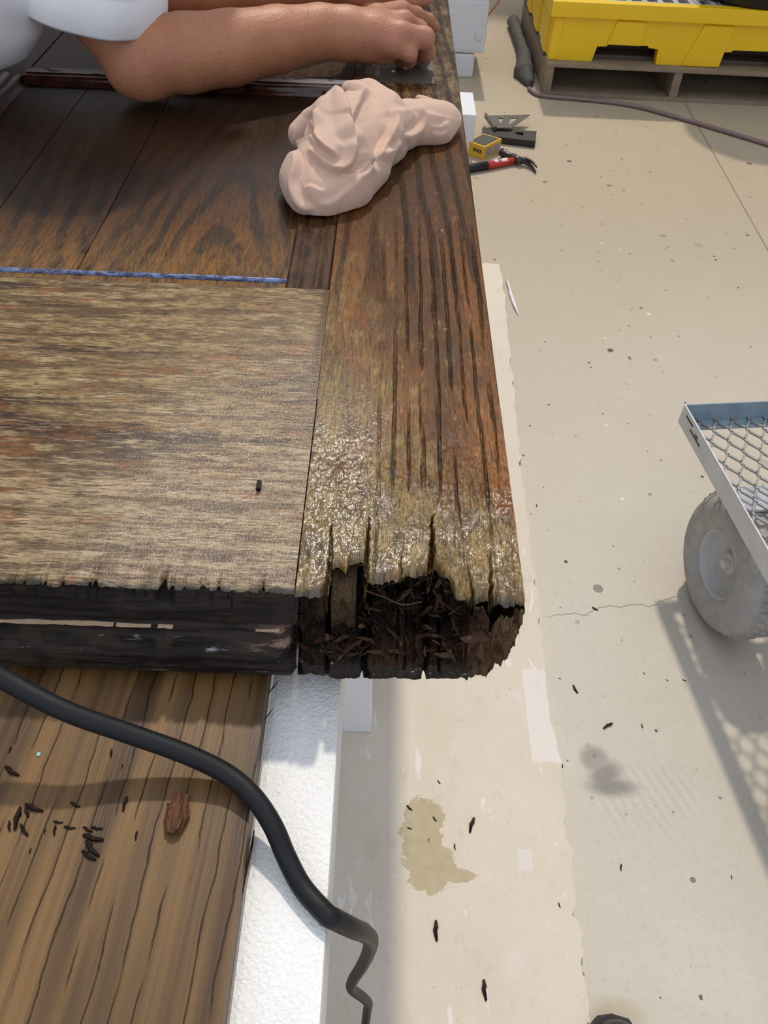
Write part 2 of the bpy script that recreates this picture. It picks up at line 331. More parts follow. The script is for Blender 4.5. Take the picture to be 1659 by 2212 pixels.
M_BARE = plain('bare_oak', (.44, .30, .19), .7, .25, 90)
M_SPL = [plain('rotten_splinter_a', (.014, .007, .0045), .5, .6, 300, spec=.12), plain('rotten_splinter_b', (.030, .0135, .0075), .5, .6, 300, spec=.12), plain('rotten_splinter_c', (.062, .033, .018), .6, .4, 300, spec=.12)]

# ------------------------------------------------------------------ floor and the room's far end
def floor_mat():
    t = NT('concrete', .55, .4)
    big = t.noise(t.sv(1.1, 1.1, 1), 1., 5., .6); mid = t.noise(t.sv(7, 7, 1, 3.), 1., 5., .6); fine = t.noise(t.sv(90, 90, 1), 1., 4.)
    c = t.mix(big, (.50, .455, .375), (.62, .575, .495)); c = t.mix(t.mul(t.step(mid, .45, .7), .45), c, (.62, .57, .49)); c = t.mix(t.mul(t.step(fine, .5, .75), .18), c, (.30, .25, .19))
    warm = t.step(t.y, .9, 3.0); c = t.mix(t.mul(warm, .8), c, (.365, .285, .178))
    cv = t.co
    def spots(sc, r, col, k, off):
        n = t.t.nodes.new('ShaderNodeTexVoronoi'); t.put(n.inputs['Vector'], t.sv(1, 1, 0, off)); n.inputs['Scale'].default_value = sc
        hs = t.t.nodes.new('ShaderNodeSeparateColor'); t.put(hs.inputs[0], n.outputs['Color'])
        rr = t.mul(t.M('POWER', hs.outputs[0], 3.5), r*sc); d = t.plus(n.outputs['Distance'], t.mul(t.M('SUBTRACT', fine, .5), .05))
        return t.mix(t.mul(t.step(t.M('SUBTRACT', d, rr), .02, -.005), t.mul(hs.outputs[1], k)), c, col)
    c = spots(16, .011, (.05, .045, .045), 1., .0); c = spots(34, .0055, (.06, .05, .045), 1., 4.); c = spots(9, .016, (.30, .25, .19), .6, 2.); c = spots(13, .008, (.8, .77, .7), .9, 7.)
    # sawn control joint, hairline crack, rubber scuffs
    jn = t.step(t.M('ABSOLUTE', t.M('SUBTRACT', t.x, t.M('MULTIPLY_ADD', t.y, .026, 1.284))), .0042, .0022); c = t.mix(t.mul(jn, .75), c, (.16, .13, .10))
    j2 = t.step(t.M('ABSOLUTE', t.M('SUBTRACT', t.y, t.M('MULTIPLY_ADD', t.x, .35, 4.42))), .006, .003); c = t.mix(t.mul(j2, .22), c, (.16, .13, .10))
    cy = t.plus(t.mul(t.noise(t.vec(t.mul(t.x, 9.), 3., 0.), 1., 4.), .10), t.M('MULTIPLY_ADD', t.x, .25, .87))
    ck = t.mul(t.step(t.M('ABSOLUTE', t.M('SUBTRACT', t.y, cy)), .0022, .0008), t.mul(t.step(t.x, .36, .4), t.step(t.x, .70, .66))); c = t.mix(t.mul(ck, .6), c, (.17, .14, .12))
    def blob(px, py, rx, ry, a):
        p = P(px, py, 0); u = t.M('SUBTRACT', t.x, float(p[0])); v = t.M('SUBTRACT', t.y, float(p[1])); ca, sa = math.cos(a), math.sin(a)
        uu = t.plus(t.mul(u, ca/rx), t.mul(v, sa/rx)); vv = t.plus(t.mul(u, -sa/rx*rx/ry), t.mul(v, ca/ry))
        return t.M('SQRT', t.plus(t.mul(uu, uu), t.mul(vv, vv)))
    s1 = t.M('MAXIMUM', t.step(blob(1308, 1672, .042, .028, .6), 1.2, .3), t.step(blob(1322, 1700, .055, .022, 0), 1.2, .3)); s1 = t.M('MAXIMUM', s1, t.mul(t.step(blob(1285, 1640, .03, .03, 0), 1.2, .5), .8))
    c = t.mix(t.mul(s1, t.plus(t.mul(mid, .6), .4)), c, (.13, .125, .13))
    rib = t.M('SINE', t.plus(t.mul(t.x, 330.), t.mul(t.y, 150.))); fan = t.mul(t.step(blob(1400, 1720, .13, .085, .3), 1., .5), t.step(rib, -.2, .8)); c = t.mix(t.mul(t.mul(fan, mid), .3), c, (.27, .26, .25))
    rust = t.step(blob(1335, 2190, .035, .02, 0), 1.5, .6); c = t.mix(t.mul(rust, .35), c, (.4, .3, .15))
    return t.out(c, t.plus(t.mul(mid, .3), .4), t.bump(t.plus(fine, t.mul(t.plus(jn, ck), -2.)), .25, .0015))
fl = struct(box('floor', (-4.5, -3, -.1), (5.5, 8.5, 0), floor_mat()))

M_WALL = plain('painted_block_wall', (.30, .27, .24), .8, .2, 2.)
struct(box('wall_far', (-4.5, 8.5, 0), (5.5, 8.7, 4.6), M_WALL)); struct(box('wall_left', (-4.7, -3, 0), (-4.5, 8.7, 4.6), M_WALL)); struct(box('wall_right', (5.5, -3, 0), (5.7, 8.7, 4.6), M_WALL))

def sheet_mat():
    t = NT('painted_board', .6, .35)
    n = t.noise(t.sv(6, 5, 1), 1., 5., .6); f = t.noise(t.sv(70, 70, 1), 1., 4.); sm = t.noise(t.sv(18, 9, 1, 4.), 1., 5., .7)
    c = t.mix(n, (.60, .52, .41), (.72, .655, .555)); c = t.mix(t.mul(t.step(sm, .55, .7), .3), c, (.72, .70, .70)); c = t.mix(t.mul(t.step(f, .55, .8), .25), c, (.5, .43, .35))
    c = t.mix(t.mul(t.step(t.noise(t.sv(120, 120, 1, 6.), 1., 3., .6), .70, .74), .6), c, (.2, .16, .13)); c = t.mix(t.mul(t.step(t.noise(t.sv(22, 12, 1, 16.), 1., 6., .7), .56, .66), .25), c, (.45, .38, .29))
    st = t.mul(t.step(t.noise(t.sv(26, 7, 1, 9.), 1., 3., .6, 1.2), .66, .69), .5); c = t.mix(st, c, (.82, .80, .82))
    def blob(px, py, rx, ry, z=.014):
        p = P(px, py, z); u = t.mul(t.M('SUBTRACT', t.x, float(p[0])), 1/rx); v = t.mul(t.M('SUBTRACT', t.y, float(p[1])), 1/ry)
        return t.M('SQRT', t.plus(t.mul(u, u), t.mul(v, v)))
    wob = t.mul(t.M('SUBTRACT', t.noise(t.sv(38, 38, 1, 2.), 1., 6., .7), .5), 1.5)
    d = t.M('MINIMUM', blob(912, 1800, .036, .06), t.M('MINIMUM', blob(930, 1870, .042, .042), t.M('MINIMUM', blob(925, 1765, .03, .03), blob(985, 1890, .03, .012))))
    c = t.mix(t.mul(t.step(t.plus(d, wob), 1.03, .97), .8), c, t.mix(f, (.32, .25, .12), (.50, .43, .27)))
    def patch(px0, py0, px1, py1, col, k):
        a, b = P(px0, py1, .014), P(px1, py0, .014); cx, cy, rx, ry = (a[0]+b[0])/2, (a[1]+b[1])/2, abs(b[0]-a[0])/2, abs(b[1]-a[1])/2
        u = t.M('ABSOLUTE', t.mul(t.M('SUBTRACT', t.x, float(cx)), 1/float(rx))); v = t.M('ABSOLUTE', t.mul(t.M('SUBTRACT', t.y, float(cy)), 1/float(ry)))
        dd = t.plus(t.M('MAXIMUM', u, v), t.mul(wob, .28)); return t.mix(t.mul(t.step(dd, 1.02, .97), k), c, col)
    c = patch(1150, 1448, 1192, 1645, (.78, .73, .71), .7); c = patch(1122, 1835, 1148, 1880, (.74, .74, .79), .4)
    return t.out(c, None, t.bump(t.plus(f, sm), .3, .0012))
def sheet():
    edge = [(1079, 570), (1083, 596), (1093, 680), (1102, 750), (1104, 790), (1112, 870), (1120, 940), (1128, 990), (1122, 1000), (1133, 1060), (1137, 1130), (1146, 1190), (1154, 1240), (1163, 1290), (1168, 1350), (1174, 1420), (1187, 1500), (1192, 1560), (1203, 1600), (1207, 1640), (1212, 1700), (1222, 1740), (1226, 1800), (1236, 1840), (1238, 1930), (1242, 1978), (1252, 1985), (1254, 2040), (1262, 2090), (1268, 2160), (1276, 2212)]
    e = np.array([P(a, b, .013) for a, b in edge])[:, :2]; out = []
    for i in range(len(e)-1):
        for s in np.linspace(0, 1, 6, endpoint=False):
            p = e[i]*(1-s)+e[i+1]*s; out.append((p[0]+.004*fbm(p[1]*40, 3., 0, 4), p[1]))
    y1 = out[0][1]; out += [(e[-1][0]-.03, e[-1][1]-.02), (e[-1][0]-.04, -.35)]
    pts = out+[(-.66, -.35), (-.66, y1+.01)]
    return tag(prism('floor_board', pts, .001, .013, sheet_mat()), 'large off-white painted board with ragged torn edge lying on the concrete under the table', 'board')
sheet()

# ------------------------------------------------------------------ the door on the table
door = empty('oak_door', (-.246, 1.3, DB), 'large old oak panel door lying flat with rotted bottom corner', 'door')
def stile():
    pe = [(634, 1281), (650, 1284), (668, 1286), (704, 1279), (709, 1262), (711, 1226), (732, 1220), (747, 1232), (757, 1214), (783, 1209), (786, 1214), (788, 1256), (800, 1256), (818, 1262), (838, 1252), (860, 1252), (867, 1242), (900, 1241), (926, 1233), (931, 1226), (940, 1226), (955, 1240), (972, 1256), (984, 1286), (1000, 1294), (1030, 1298), (1060, 1292), (1066, 1302), (1100, 1306), (1136, 1300)]
    w = np.array([P(a, b, 1.008) for a, b in pe]); nx = 268; xs = np.linspace(XL, XR, nx); xs[0], xs[-1] = XL, XR
    ye = np.interp(xs, w[:, 0], w[:, 1])+.0012*fbm(xs*500, 1., 0, 3)
    cracks = []
    for p0, p1, wd_, dp in (((707, 1285), (717, 1130), .0016, .02), ((785, 1285), (798, 1115), .0019, .024), ((931, 1260), (935, 1105), .0019, .024), ((1063, 1300), (1058, 1190), .0011, .012), ((1024, 1300), (1012, 1220), .0008, .008), ((867, 1250), (868, 1190), .0007, .006)):
        a, b = P(*p0, 1.01), P(*p1, 1.01); cracks.append((a, b, wd_, dp))
    Y1 = .46; nr = 235; s = (np.linspace(0, 1, nr)**1.25)[None, :]
    X = np.repeat(xs[:, None], nr, 1); Yg = ye[:, None]+s*(Y1-ye[:, None]); Zg = np.full_like(X, DT)
    fade = 1-sstep(.36, .45, Yg)
    Zg += fade*(.0011*fbm(X*90, Yg*40, 0, 4, 3)+.0005*fbm(X*420, Yg*260, 0, 2, 9)); dist = Yg-ye[:, None]
    Zg -= .0045*np.exp(-dist/.0025)
    for a, b, wd_, dp in cracks:
        tt = np.clip((Yg-a[1])/(b[1]-a[1]), 0, 1); xc = a[0]+(b[0]-a[0])*tt+.0007*fbm(Yg*220, a[0]*100, 0, 3); ww = wd_*(1-tt)**.7+1e-5
        Zg -= dp*np.exp(-((X-xc)/ww)**4)*(tt < .999)*(1-tt*.6)+.0012*(1-tt)*np.exp(-np.abs(X-xc)/.003)
    Zg[0, :] = np.minimum(Zg[0, :], DT-.002); V = [np.stack([X, Yg, Zg], -1).reshape(-1, 3)]; Fc = [grid_faces(nx, nr)]
    off = nx*nr
    # long plain remainder: top, right and left sides, underside, far end
    c = lambda x, y, z: (x, y, z)
    y9 = 2.25; b = .0012
    q = [c(XL, Y1, DT), c(XR-b, Y1, DT), c(XR-b, y9, DT), c(XL, y9, DT), c(XR, Y1, DT-b), c(XR, y9, DT-b), c(XR, Y1, DB), c(XR, y9, DB), c(XL, Y1, DB), c(XL, y9, DB)]
    fq = [(0, 1, 2, 3), (1, 4, 5, 2), (4, 6, 7, 5), (0, 3, 9, 8), (8, 9, 7, 6), (3, 2, 5, 7)]
    V.append(np.array(q)); Fc.append(np.array(fq)+off); off += 10
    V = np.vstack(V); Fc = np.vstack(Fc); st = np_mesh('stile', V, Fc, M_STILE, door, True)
    me = st.data; sm = np.ones(len(me.polygons), bool); sm[-6:] = False; me.polygons.foreach_set('use_smooth', sm)
    # decayed end: surface y(x, z) under the ragged top, running out to the lip at the underside, plus the near right side
    nz = 120; tz = np.linspace(0, 1, nz)[None, :]; Xe = np.repeat(xs[:, None], nz, 1); zt = Zg[:, 0][:, None]
    Ze = zt+(DB-zt)*tz; y0 = ye[:, None]; lip = .2735+.0015*fbm(Xe*60, Ze*60, 0, 3)
    n1, n2 = fbm(Xe*110, Ze*70, 2., 4, 5), fbm(Xe*330, Ze*160, 4., 3, 8)
    dz = zt-Ze
    prof = y0+.0025*np.minimum(dz/.003, 1)+.010*sstep(.003, .014, dz)                        # undercut below the top skin
    g = sstep(.012, .048+.008*n1, dz); yy = prof*(1-g)+lip*g
    cav = sstep(-.012, .0, Xe)*(1-sstep(.058, .07, Xe)); yy += cav*np.exp(-((Ze-.978)/.012)**2)*(.010+.006*n1)
    blk = (Xe < -.0252)*(Xe > -.0412)*(Ze > .974+.004*n2)*(Ze < 1.002); yy = np.where(blk, .2845+.0008*n2, yy)
    blk2 = (Xe > -.0222)*(Xe < -.0072)*(Ze > .972+.005*n1)*(Ze < .9995); yy = np.where(blk2, .2885+.0008*n2, yy)
    chk = sstep(.056, .066, Xe+.004*n1); yy = yy*(1-chk)+chk*(.2785-.0035*sstep(1.0, .96, Ze)+.003*n1+.0015*n2)
    rough = (1-sstep(.045, .056, dz))*(1-.6*(blk | blk2)); yy += rough*(.0030*n1+.0018*n2)+.0006*n2
    for xc, ww, z0 in ((-.0415, .0011, .94), (.0005, .0012, .94), (-.024, .0007, .945), (.024, .0006, .95), (.045, .0006, .945)):
        xx = xc+.0015*fbm(Ze*120, xc*99, 0, 3); yy += .016*np.exp(-((Xe-xx)/ww)**4)*(Ze > z0)
    rcorner = sstep(.074, .0902, Xe); yy += .010*rcorner**2*sstep(.985, .945, Ze)+.004*rcorner**3
    Xo = Xe-.013*rcorner*sstep(.972, .938, Ze)**1.5
    Ze = Ze+.0010*fbm(Xe*140, 1., 7., 3)*tz**8
    V = [np.stack([Xo, yy, Ze], -1).reshape(-1, 3)]; Fc = [grid_faces(nx, nz, 0, True)]; off = nx*nz
    ns = 60; ss = np.linspace(0, 1, ns)[:, None]                                              # right side, joined to the end's last column and the stile's edge row
    Zs = Ze[-1][None, :]; Xs = Xo[-1][None, :]; ys = yy[-1][None, :]+ss*(Y1-yy[-1][None, :]); xs2 = Xs+(XR-Xs)*sstep(0, .35, ss)
    V.append(np.stack([xs2, ys, np.repeat(Zs, ns, 0)], -1).reshape(-1, 3)); Fc.append(grid_faces(ns, nz, off, True)); off += ns*nz
    V.append(np.array([(XL, .30, DB), (XR, .30, DB), (XR, Y1, DB), (XL, Y1, DB)])); Fc.append(np.array([[off, off+3, off+2, off+1]]))
    np_mesh('decayed_end', np.vstack(V), np.vstack(Fc), M_ROT, door, True)
    return ye, xs
ye, xs_st = stile()

LX = -.583                                        # outer edge of the other stile
def rail():
    X0, X1 = LX+.1356, XL-.0004; nx = 620
    u = np.linspace(0, 1, nx); xs = X1+(X0-X1)*(1-(1-u)**1.0)*1.0; xs = X1-(X1-X0)*u**1.35
    ye_ = .2868+.0006*fbm(xs*60, 2., 0, 3)+.0006*fbm(xs*330, 5., 0, 3)
    for xn in RNG.uniform(-.32, -.06, 26): ye_ += RNG.uniform(.001, .0045)*np.exp(-((xs-xn)/RNG.uniform(.0004, .0008))**2)
    for xn, d_ in ((-.1185, .005), (-.0955, .003)): ye_ += d_*np.exp(-((xs-xn)/.002)**4)
    nr = 40; s = np.linspace(0, 1, nr)[None, :]**2; X = np.repeat(xs[:, None], nr, 1); Yg = ye_[:, None]+s*(.6075-ye_[:, None]); Z = np.full_like(X, DT-.0004)
    fade = 1-sstep(.30, .36, Yg); Z += fade*.0006*fbm(X*100, Yg*200, 0, 3)-.004*np.exp(-(Yg-ye_[:, None])/.003)
    np_mesh('bottom_rail', np.stack([X, Yg, Z], -1).reshape(-1, 3), grid_faces(nx, nr, 0, True), M_RAIL, door, True)
    nz = 90; tz = np.linspace(0, 1, nz)[None, :]; zt = Z[:, 0][:, None]; Ze = zt+(DB-zt)*tz; Xe = np.repeat(xs[:, None], nz, 1)
    n1, n2 = fbm(Xe*12, Ze*220, 0, 4, 2), fbm(Xe*60, Ze*400, 0, 3, 4)
    kk = sstep(.999, 1.008, Ze); y = np.minimum(ye_[:, None], .2885)*kk+.2868*(1-kk)+(.2815-.2868)*sstep(1.008, .985, Ze); y = y-.0022*sstep(.9822, .9805, Ze)-.011*sstep(.98, .962, Ze)+.006*sstep(.952, .938, Ze)**2
    y += .0007*n1+.0005*n2
    for xn, d_ in ((-.1185, .012), (-.0955, .004)): y += d_*np.exp(-((Xe-xn)/.0045)**4)*sstep(.992, 1.0, Ze)
    e = sstep(-.052, -.043, Xe+.003*n2); y += e*(.010*np.exp(-((Ze-.968)/.010)**2)+.006*sstep(.99, .97, Ze)*sstep(-.047, -.043, Xe))
    for xn in RNG.uniform(-.3, -.05, 30): y += .0018*np.exp(-((Xe-xn-.0008*n2)/.0005)**4)*(Ze > RNG.uniform(.994, 1.004))
    np_mesh('rail_end_face', np.stack([Xe, y, Ze], -1).reshape(-1, 3), grid_faces(nx, nz), M_FACE, door, True)
    for a, b, th in ((-.300, -.212, .0005), (-.214, -.150, .0008), (-.1485, -.128, .0005), (-.124, -.115, .0004), (-.066, -.052, .0004)):
        k = 24; xx = np.linspace(a, b, k); v = []
        for i, q in enumerate(xx):
            yy = .2778+.0003*fbm(q*200, 1.); t2 = th*(.6+.4*fbm(q*260, 7., 0, 2))*(1 if 0 < i < k-1 else .2)
            v += [(q, yy+.0026, .9808), (q, yy-.0004, .9808-.0003), (q, yy-.0006, .9806-t2), (q, yy+.002, .979)]
        f = [(4*i+j, 4*i+4+j, 4*i+5+j, 4*i+1+j) for i in range(k-1) for j in range(3)]
        mesh('bare_wood_streak', v, f, M_BARE, door)
rail()
# panel boards, mouldings, other frame members
PZ = DT-.006
for a, b, m in ((-.2628, -.0805, M_PANA), (-.3655, -.2636, M_PANB), (-.445, -.3663, M_PANC)):
    box('panel_board', (a, .6255, PZ-.02), (b, 1.055, PZ), m, door, .0006)
box('panel_margin', (-.447, .6068, PZ-.02), (-.0806, .6222, PZ+.0012), M_PANA, door, .0008)
def mould(name, a, b, prof, m):
    """profile of (across, height) swept from a to b; across is to the left of the direction"""
    a, b = np.array(a, float), np.array(b, float); d = (b-a)/np.linalg.norm(b-a); n = np.array([-d[1], d[0], 0]); k = 40; v = []
    for i in range(k):
        t = i/(k-1); p = a+(b-a)*t; j = .00025*fbm(t*30, prof[0][0]*100, 0, 3)
        for q in prof: v.append(p+n*q[0]+np.array([0, 0, q[1]+j]))
    return mesh(name, v, [(i*len(prof)+j, i*len(prof)+j+1, (i+1)*len(prof)+j+1, (i+1)*len(prof)+j) for i in range(k-1) for j in range(len(prof)-1)], m, door, True)
bead = [(-.0030, -.003), (-.0029, .0012), (-.0022, .0028), (-.0008, .0036), (.0008, .0036), (.0022, .0028), (.0029, .0012), (.0030, -.003)]
def bead_mat():
    t = NT('mottled_blue_bead', .2); n = t.noise(t.sv(90, 160, 160), 1., 5., .7); c = t.mix(t.step(n, .42, .6), (.17, .24, .46), (.05, .06, .12)); return t.out(t.mix(t.step(t.noise(t.sv(110, 400, 400, 3.), 1., 4.), .55, .64), c, (.02, .015, .02)), None, t.bump(n, .5, .001))  # mottled blue base colour with dark flecks
mould('bead', (-.445, .6235, PZ), (-.0800, .6258, PZ), bead, bead_mat())
side = [(.0, -.012), (.0, .0045), (.003, .006), (.009, .0052), (.013, .003), (.014, .004), (.026, .0052), (.0285, .0035), (.030, .005), (.0352, .0058), (.0378, .0054), (.038, -.012)]
mould('side_moulding', (-.0425, .6075, PZ), (-.0425, 1.085, PZ), side, dark_oak('moulding_oak', (.016, .007, .003), (.085, .033, .010), .32))
far = [(.0, -.01), (.0, .001), (.006, .0015), (.0065, .006), (.010, .009), (.015, .0085), (.0185, .004), (.020, .004), (.0205, .009), (.026, .012), (.031, .010), (.034, .006), (.038, .006), (.0385, -.01)]
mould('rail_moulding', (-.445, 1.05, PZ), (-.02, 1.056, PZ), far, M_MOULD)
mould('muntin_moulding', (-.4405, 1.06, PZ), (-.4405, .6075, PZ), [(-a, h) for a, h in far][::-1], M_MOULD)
box('lock_rail', (LX+.1356, 1.0885, DB), (XL-.0004, 1.31, DT-.001), dark_oak('lock_rail_oak', (.02, .009, .004), (.09, .042, .015), .25), door, .001)
box('stile', (LX, .28, DB), (LX+.135, 2.25, DT), M_DARK, door, .0012)
box('top_rail', (LX+.1356, 2.1, DB), (XL-.0004, 2.25, DT-.001), M_DARK, door, .001)
for a, b in ((LX+.1356, -.315), (-.3145, -.18), (-.1795, XL-.0006)): box('panel_board', (a, 1.311, PZ-.02), (b, 2.099, PZ), M_PANC, door, .0006)
box('lock_recess_patch', (-.0110, 1.098, DT), (.0590, 1.182, DT+.0012), plain('grey_bare_oak', (.085, .075, .062), .5, .5, 120, bump=.001), door, .0004)
# splinters in the decayed end
def splinter_mesh(i):
    bm = bmesh.new(); n = 4; L = 1.; prev = None; rng = random.Random(i)
    for k in range(n+1):
        t = k/n; w = (.42+rng.uniform(-.12, .12))*min(1, .45+2.6*min(t, 1-t)); th = .3*w+.05
        c = (rng.uniform(-.1, .1), t-.5, rng.uniform(-.1, .1)); r = [bm.verts.new((c[0]+a*w*.5, c[1]*L+rng.uniform(-.09, .09), c[2]+b*th)) for a, b in ((-1, -1), (1, -.8), (.8, 1), (-.7, .8))]
        if prev:
            for j in range(4): bm.faces.new((prev[j], prev[(j+1) % 4], r[(j+1) % 4], r[j]))
        else: bm.faces.new(r[::-1])
        prev = r
    bm.faces.new(prev); bmesh.ops.recalc_face_normals(bm, faces=bm.faces[:]); me = bpy.data.meshes.new('splinter'); bm.to_mesh(me); bm.free(); me.materials.append(M_SPL[i % 3]); return me
SPL = [splinter_mesh(i) for i in range(9)]
for i in range(210):
    px, py = RNG.uniform(650, 1050), 0; t = RNG.uniform(0, 1)
    x = RNG.uniform(-.036, .058); z = .999-.038*t; yb = float(np.interp(x, xs_st, ye))
    y = (yb+.008)*(1-sstep(.1, 1., t))+.2755*sstep(.1, 1., t)
    if x < -.006 and z > .972: z = RNG.uniform(.960, .972); y = RNG.uniform(.276, .284)
    o = add('splinter', SPL[i % 9], door); L = RNG.uniform(.004, .013)*(1.25 if i % 11 == 0 else 1)
    o.matrix_basis = Matrix.Translation((x, float(y)-.001, z+.001)) @ Matrix.Rotation(RNG.uniform(0, 6.28), 4, 'Z') @ Matrix.Rotation(RNG.normal(0, .7), 4, 'X') @ Matrix.Rotation(RNG.uniform(0, 6.28), 4, 'Y') @ Matrix.Diagonal((L*RNG.uniform(.28, .7), L, L*RNG.uniform(.2, .4), 1))
# a thick loose chunk at the corner and a curled fibre
o = add('wood_chunk', SPL[2], door); o.matrix_basis = Matrix.Translation((.0665, .2735, .9875)) @ Matrix.Rotation(1.62, 4, 'Z') @ Matrix.Diagonal((.013, .021, .012, 1))
fb = catmull([P(790, 1276, 1.0)+np.array([0, 0, 0]), P(830, 1290, .996), P(870, 1306, .992), P(912, 1300, .99)], 8); tube('fibre', fb, .0006, M_SPL[2], door, 6)
fb = catmull([P(935, 1275, .998), P(955, 1300, .994), P(990, 1325, .99), P(1012, 1322, .988)], 8); tube('fibre', fb, .0007, M_SPL[1], door, 6)
box('wood_flake', P(553, 1062, DT)+[0, 0, .0002], P(566, 1044, DT)+[0, 0, .0032], M_SPL[0], door, .0008)

# ------------------------------------------------------------------ plywood table top on white sawhorses
PLZ = .9385
PX = float(P(530, 1830, PLZ)[0])
def ply_mat():
    t = NT('plywood', .42, .4)
    sl = -.27; u = t.plus(t.x, t.mul(t.y, -.05))      # grain runs slightly across the sheet
    vec = lambda a, b, off=0.: t.vec(t.M('MULTIPLY_ADD', u, a, off), t.mul(t.y, b), 0.)
    band = t.noise(vec(46, 1.6), 1., 3., .6, .3); b2 = t.noise(vec(120, 3., 4.), 1., 3., .6); fine = t.noise(vec(700, 18), 1., 3.); big = t.noise(vec(7, 5, 9.), 1., 3.)
    c = t.mix(t.step(band, .36, .62), (.05, .023, .0065), (.205, .110, .033)); c = t.mix(t.mul(t.step(b2, .5, .66), .5), c, (.095, .048, .015)); c = t.mix(t.mul(t.step(big, .45, .7), .35), c, (.085, .047, .018))
    c = t.mix(t.mul(fine, .22), c, (.06, .03, .01))
    wob = t.plus(u, t.plus(t.mul(t.noise(vec(25, 14, 2.), 1., 3.), .010), t.mul(t.noise(vec(300, 90, 2.), 1., 2.), .0012)))
    fr = t.M('FRACT', t.mul(wob, 84.)); cell = t.M('FLOOR', t.mul(wob, 84.))
    on = t.step(t.noise(t.vec(t.mul(cell, 7.31), t.mul(t.y, 11.), 0.), 1., 2.), .42, .5)
    ck = t.mul(t.step(t.M('ABSOLUTE', t.M('SUBTRACT', fr, .5)), .042, .016), on); c = t.mix(t.mul(ck, .92), c, (.016, .009, .005))
    lay = t.mul(t.step(t.x, PX-.0012, PX-.0004), t.step(t.M('SINE', t.mul(t.z, 1050.)), -.4, .5)); c = t.mix(t.mul(lay, .6), c, (.05, .025, .01))
    return t.out(c, t.plus(t.mul(band, .2), .35), t.bump(t.plus(t.mul(fine, .3), t.mul(ck, -1.)), .7, .0012))
M_PLY = ply_mat()
ply = tag(box('plywood_sheet', (-.60, -.12, PLZ-.018), (PX, 2.1, PLZ), M_PLY, None, .0008), 'brown cracked plywood sheet forming the table top under the door', 'plywood')
sp = P(500, 2052, .885)
for y_, s_ in ((.165, 1), (.27, .5), (.252, .4)):
    o = add('edge_splinter', SPL[1], ply); o.matrix_basis = Matrix.Translation((PX+.001, y_, PLZ-.012)) @ Matrix.Rotation(-.06*s_ if s_ == 1 else -.5, 4, 'Z') @ Matrix.Diagonal((.0035*s_, .034*s_, .002, 1))
def white_mat():
    t = NT('white_plastic', .5, .5); n = t.noise(t.sv(420, 420, 420), 1., 2., .5, .3); d = t.noise(t.sv(30, 14, 30), 1., 5.)
    sc_ = t.step(t.noise(t.sv(60, 9, 60, 3.), 1., 4., .6, 1.), .66, .7)
    return t.out(t.mix(t.mul(sc_, .6), t.mix(t.step(d, .4, .8), (.80, .80, .78), (.70, .70, .67)), (.9, .9, .9)), None, t.bump(n, .9, .0011))
M_WHITE = white_mat(); M_WPAINT = plain('white_painted_timber', (.74, .75, .77), .55, .06, 20, bump=.0006, bsc=150)
BZ = PLZ-.018; bl, br = P(500, 2150, BZ)[0], P(715, 1850, BZ)[0]
def sawhorse(label, x0, x1, y0, y1, feet):
    r = empty('sawhorse', ((x0+x1)/2, (y0+y1)/2, 0), label, 'sawhorse', 'white sawhorses under the table')
    box('beam', (x0, y0, BZ-.085), (x1, y1, BZ), M_WHITE, r, .004)
    for fx0, fx1, fy, top in feet:
        bm = bmesh.new(); tx = (x0+x1)/2+(.0 if fx0 > x0 else -.0); w = fx1-fx0
        lo = [(fx0, fy-.018, .0135), (fx1, fy-.018, .0135), (fx1, fy+.018, .0135), (fx0, fy+.018, .0135)]; hi = [(top, fy-.018, BZ-.05), (top+w, fy-.018, BZ-.05), (top+w, fy+.018, BZ-.05), (top, fy+.018, BZ-.05)]
        a = [bm.verts.new(p) for p in lo]; b = [bm.verts.new(p) for p in hi]; bm.faces.new(a[::-1]); bm.faces.new(b)
        for i in range(4): bm.faces.new((a[i], a[(i+1) % 4], b[(i+1) % 4], b[i]))
        bm_obj('leg', bm, M_WPAINT, r, .003)
    return r
f0, f1 = P(740, 1580, .014), P(803, 1582, .014)
sawhorse('white sawhorse whose beam shows beside the plywood edge', bl, br, -.05, .98, ((f0[0], f1[0], f0[1]+.018, bl+.002), (-.15, -.095, f0[1]+.018, bl-.004), (f0[0], f1[0], .05, bl+.002), (-.15, -.095, .05, bl-.004)))
sawhorse('white sawhorse hidden under the plywood table top', -.57, -.51, -.05, .98, ((-.51, -.45, .76, -.57), (-.65, -.59, .76, -.57), (-.51, -.45, .05, -.57), (-.65, -.59, .05, -.57)))
for y_, l_ in ((.62, 'timber cross bar between the sawhorses just behind the white leg'), (.9, 'timber cross bar between the sawhorses deep under the door')):
    tag(box('cross_bar', (-.509, y_, BZ-.05), (bl-.001, y_+.06, BZ), M_WPAINT, None, .002), l_, 'timber')
tr = empty('trestle', (-.3, 1.9, 0), 'white trestle carrying the far end of the plywood', 'trestle')
box('beam', (-.58, 1.87, BZ-.06), (-.09, 1.93, BZ), M_WPAINT, tr, .002)
for x_ in (-.57, -.16): box('leg', (x_, 1.87, .0135), (x_+.06, 1.93, BZ-.06), M_WPAINT, tr, .003)

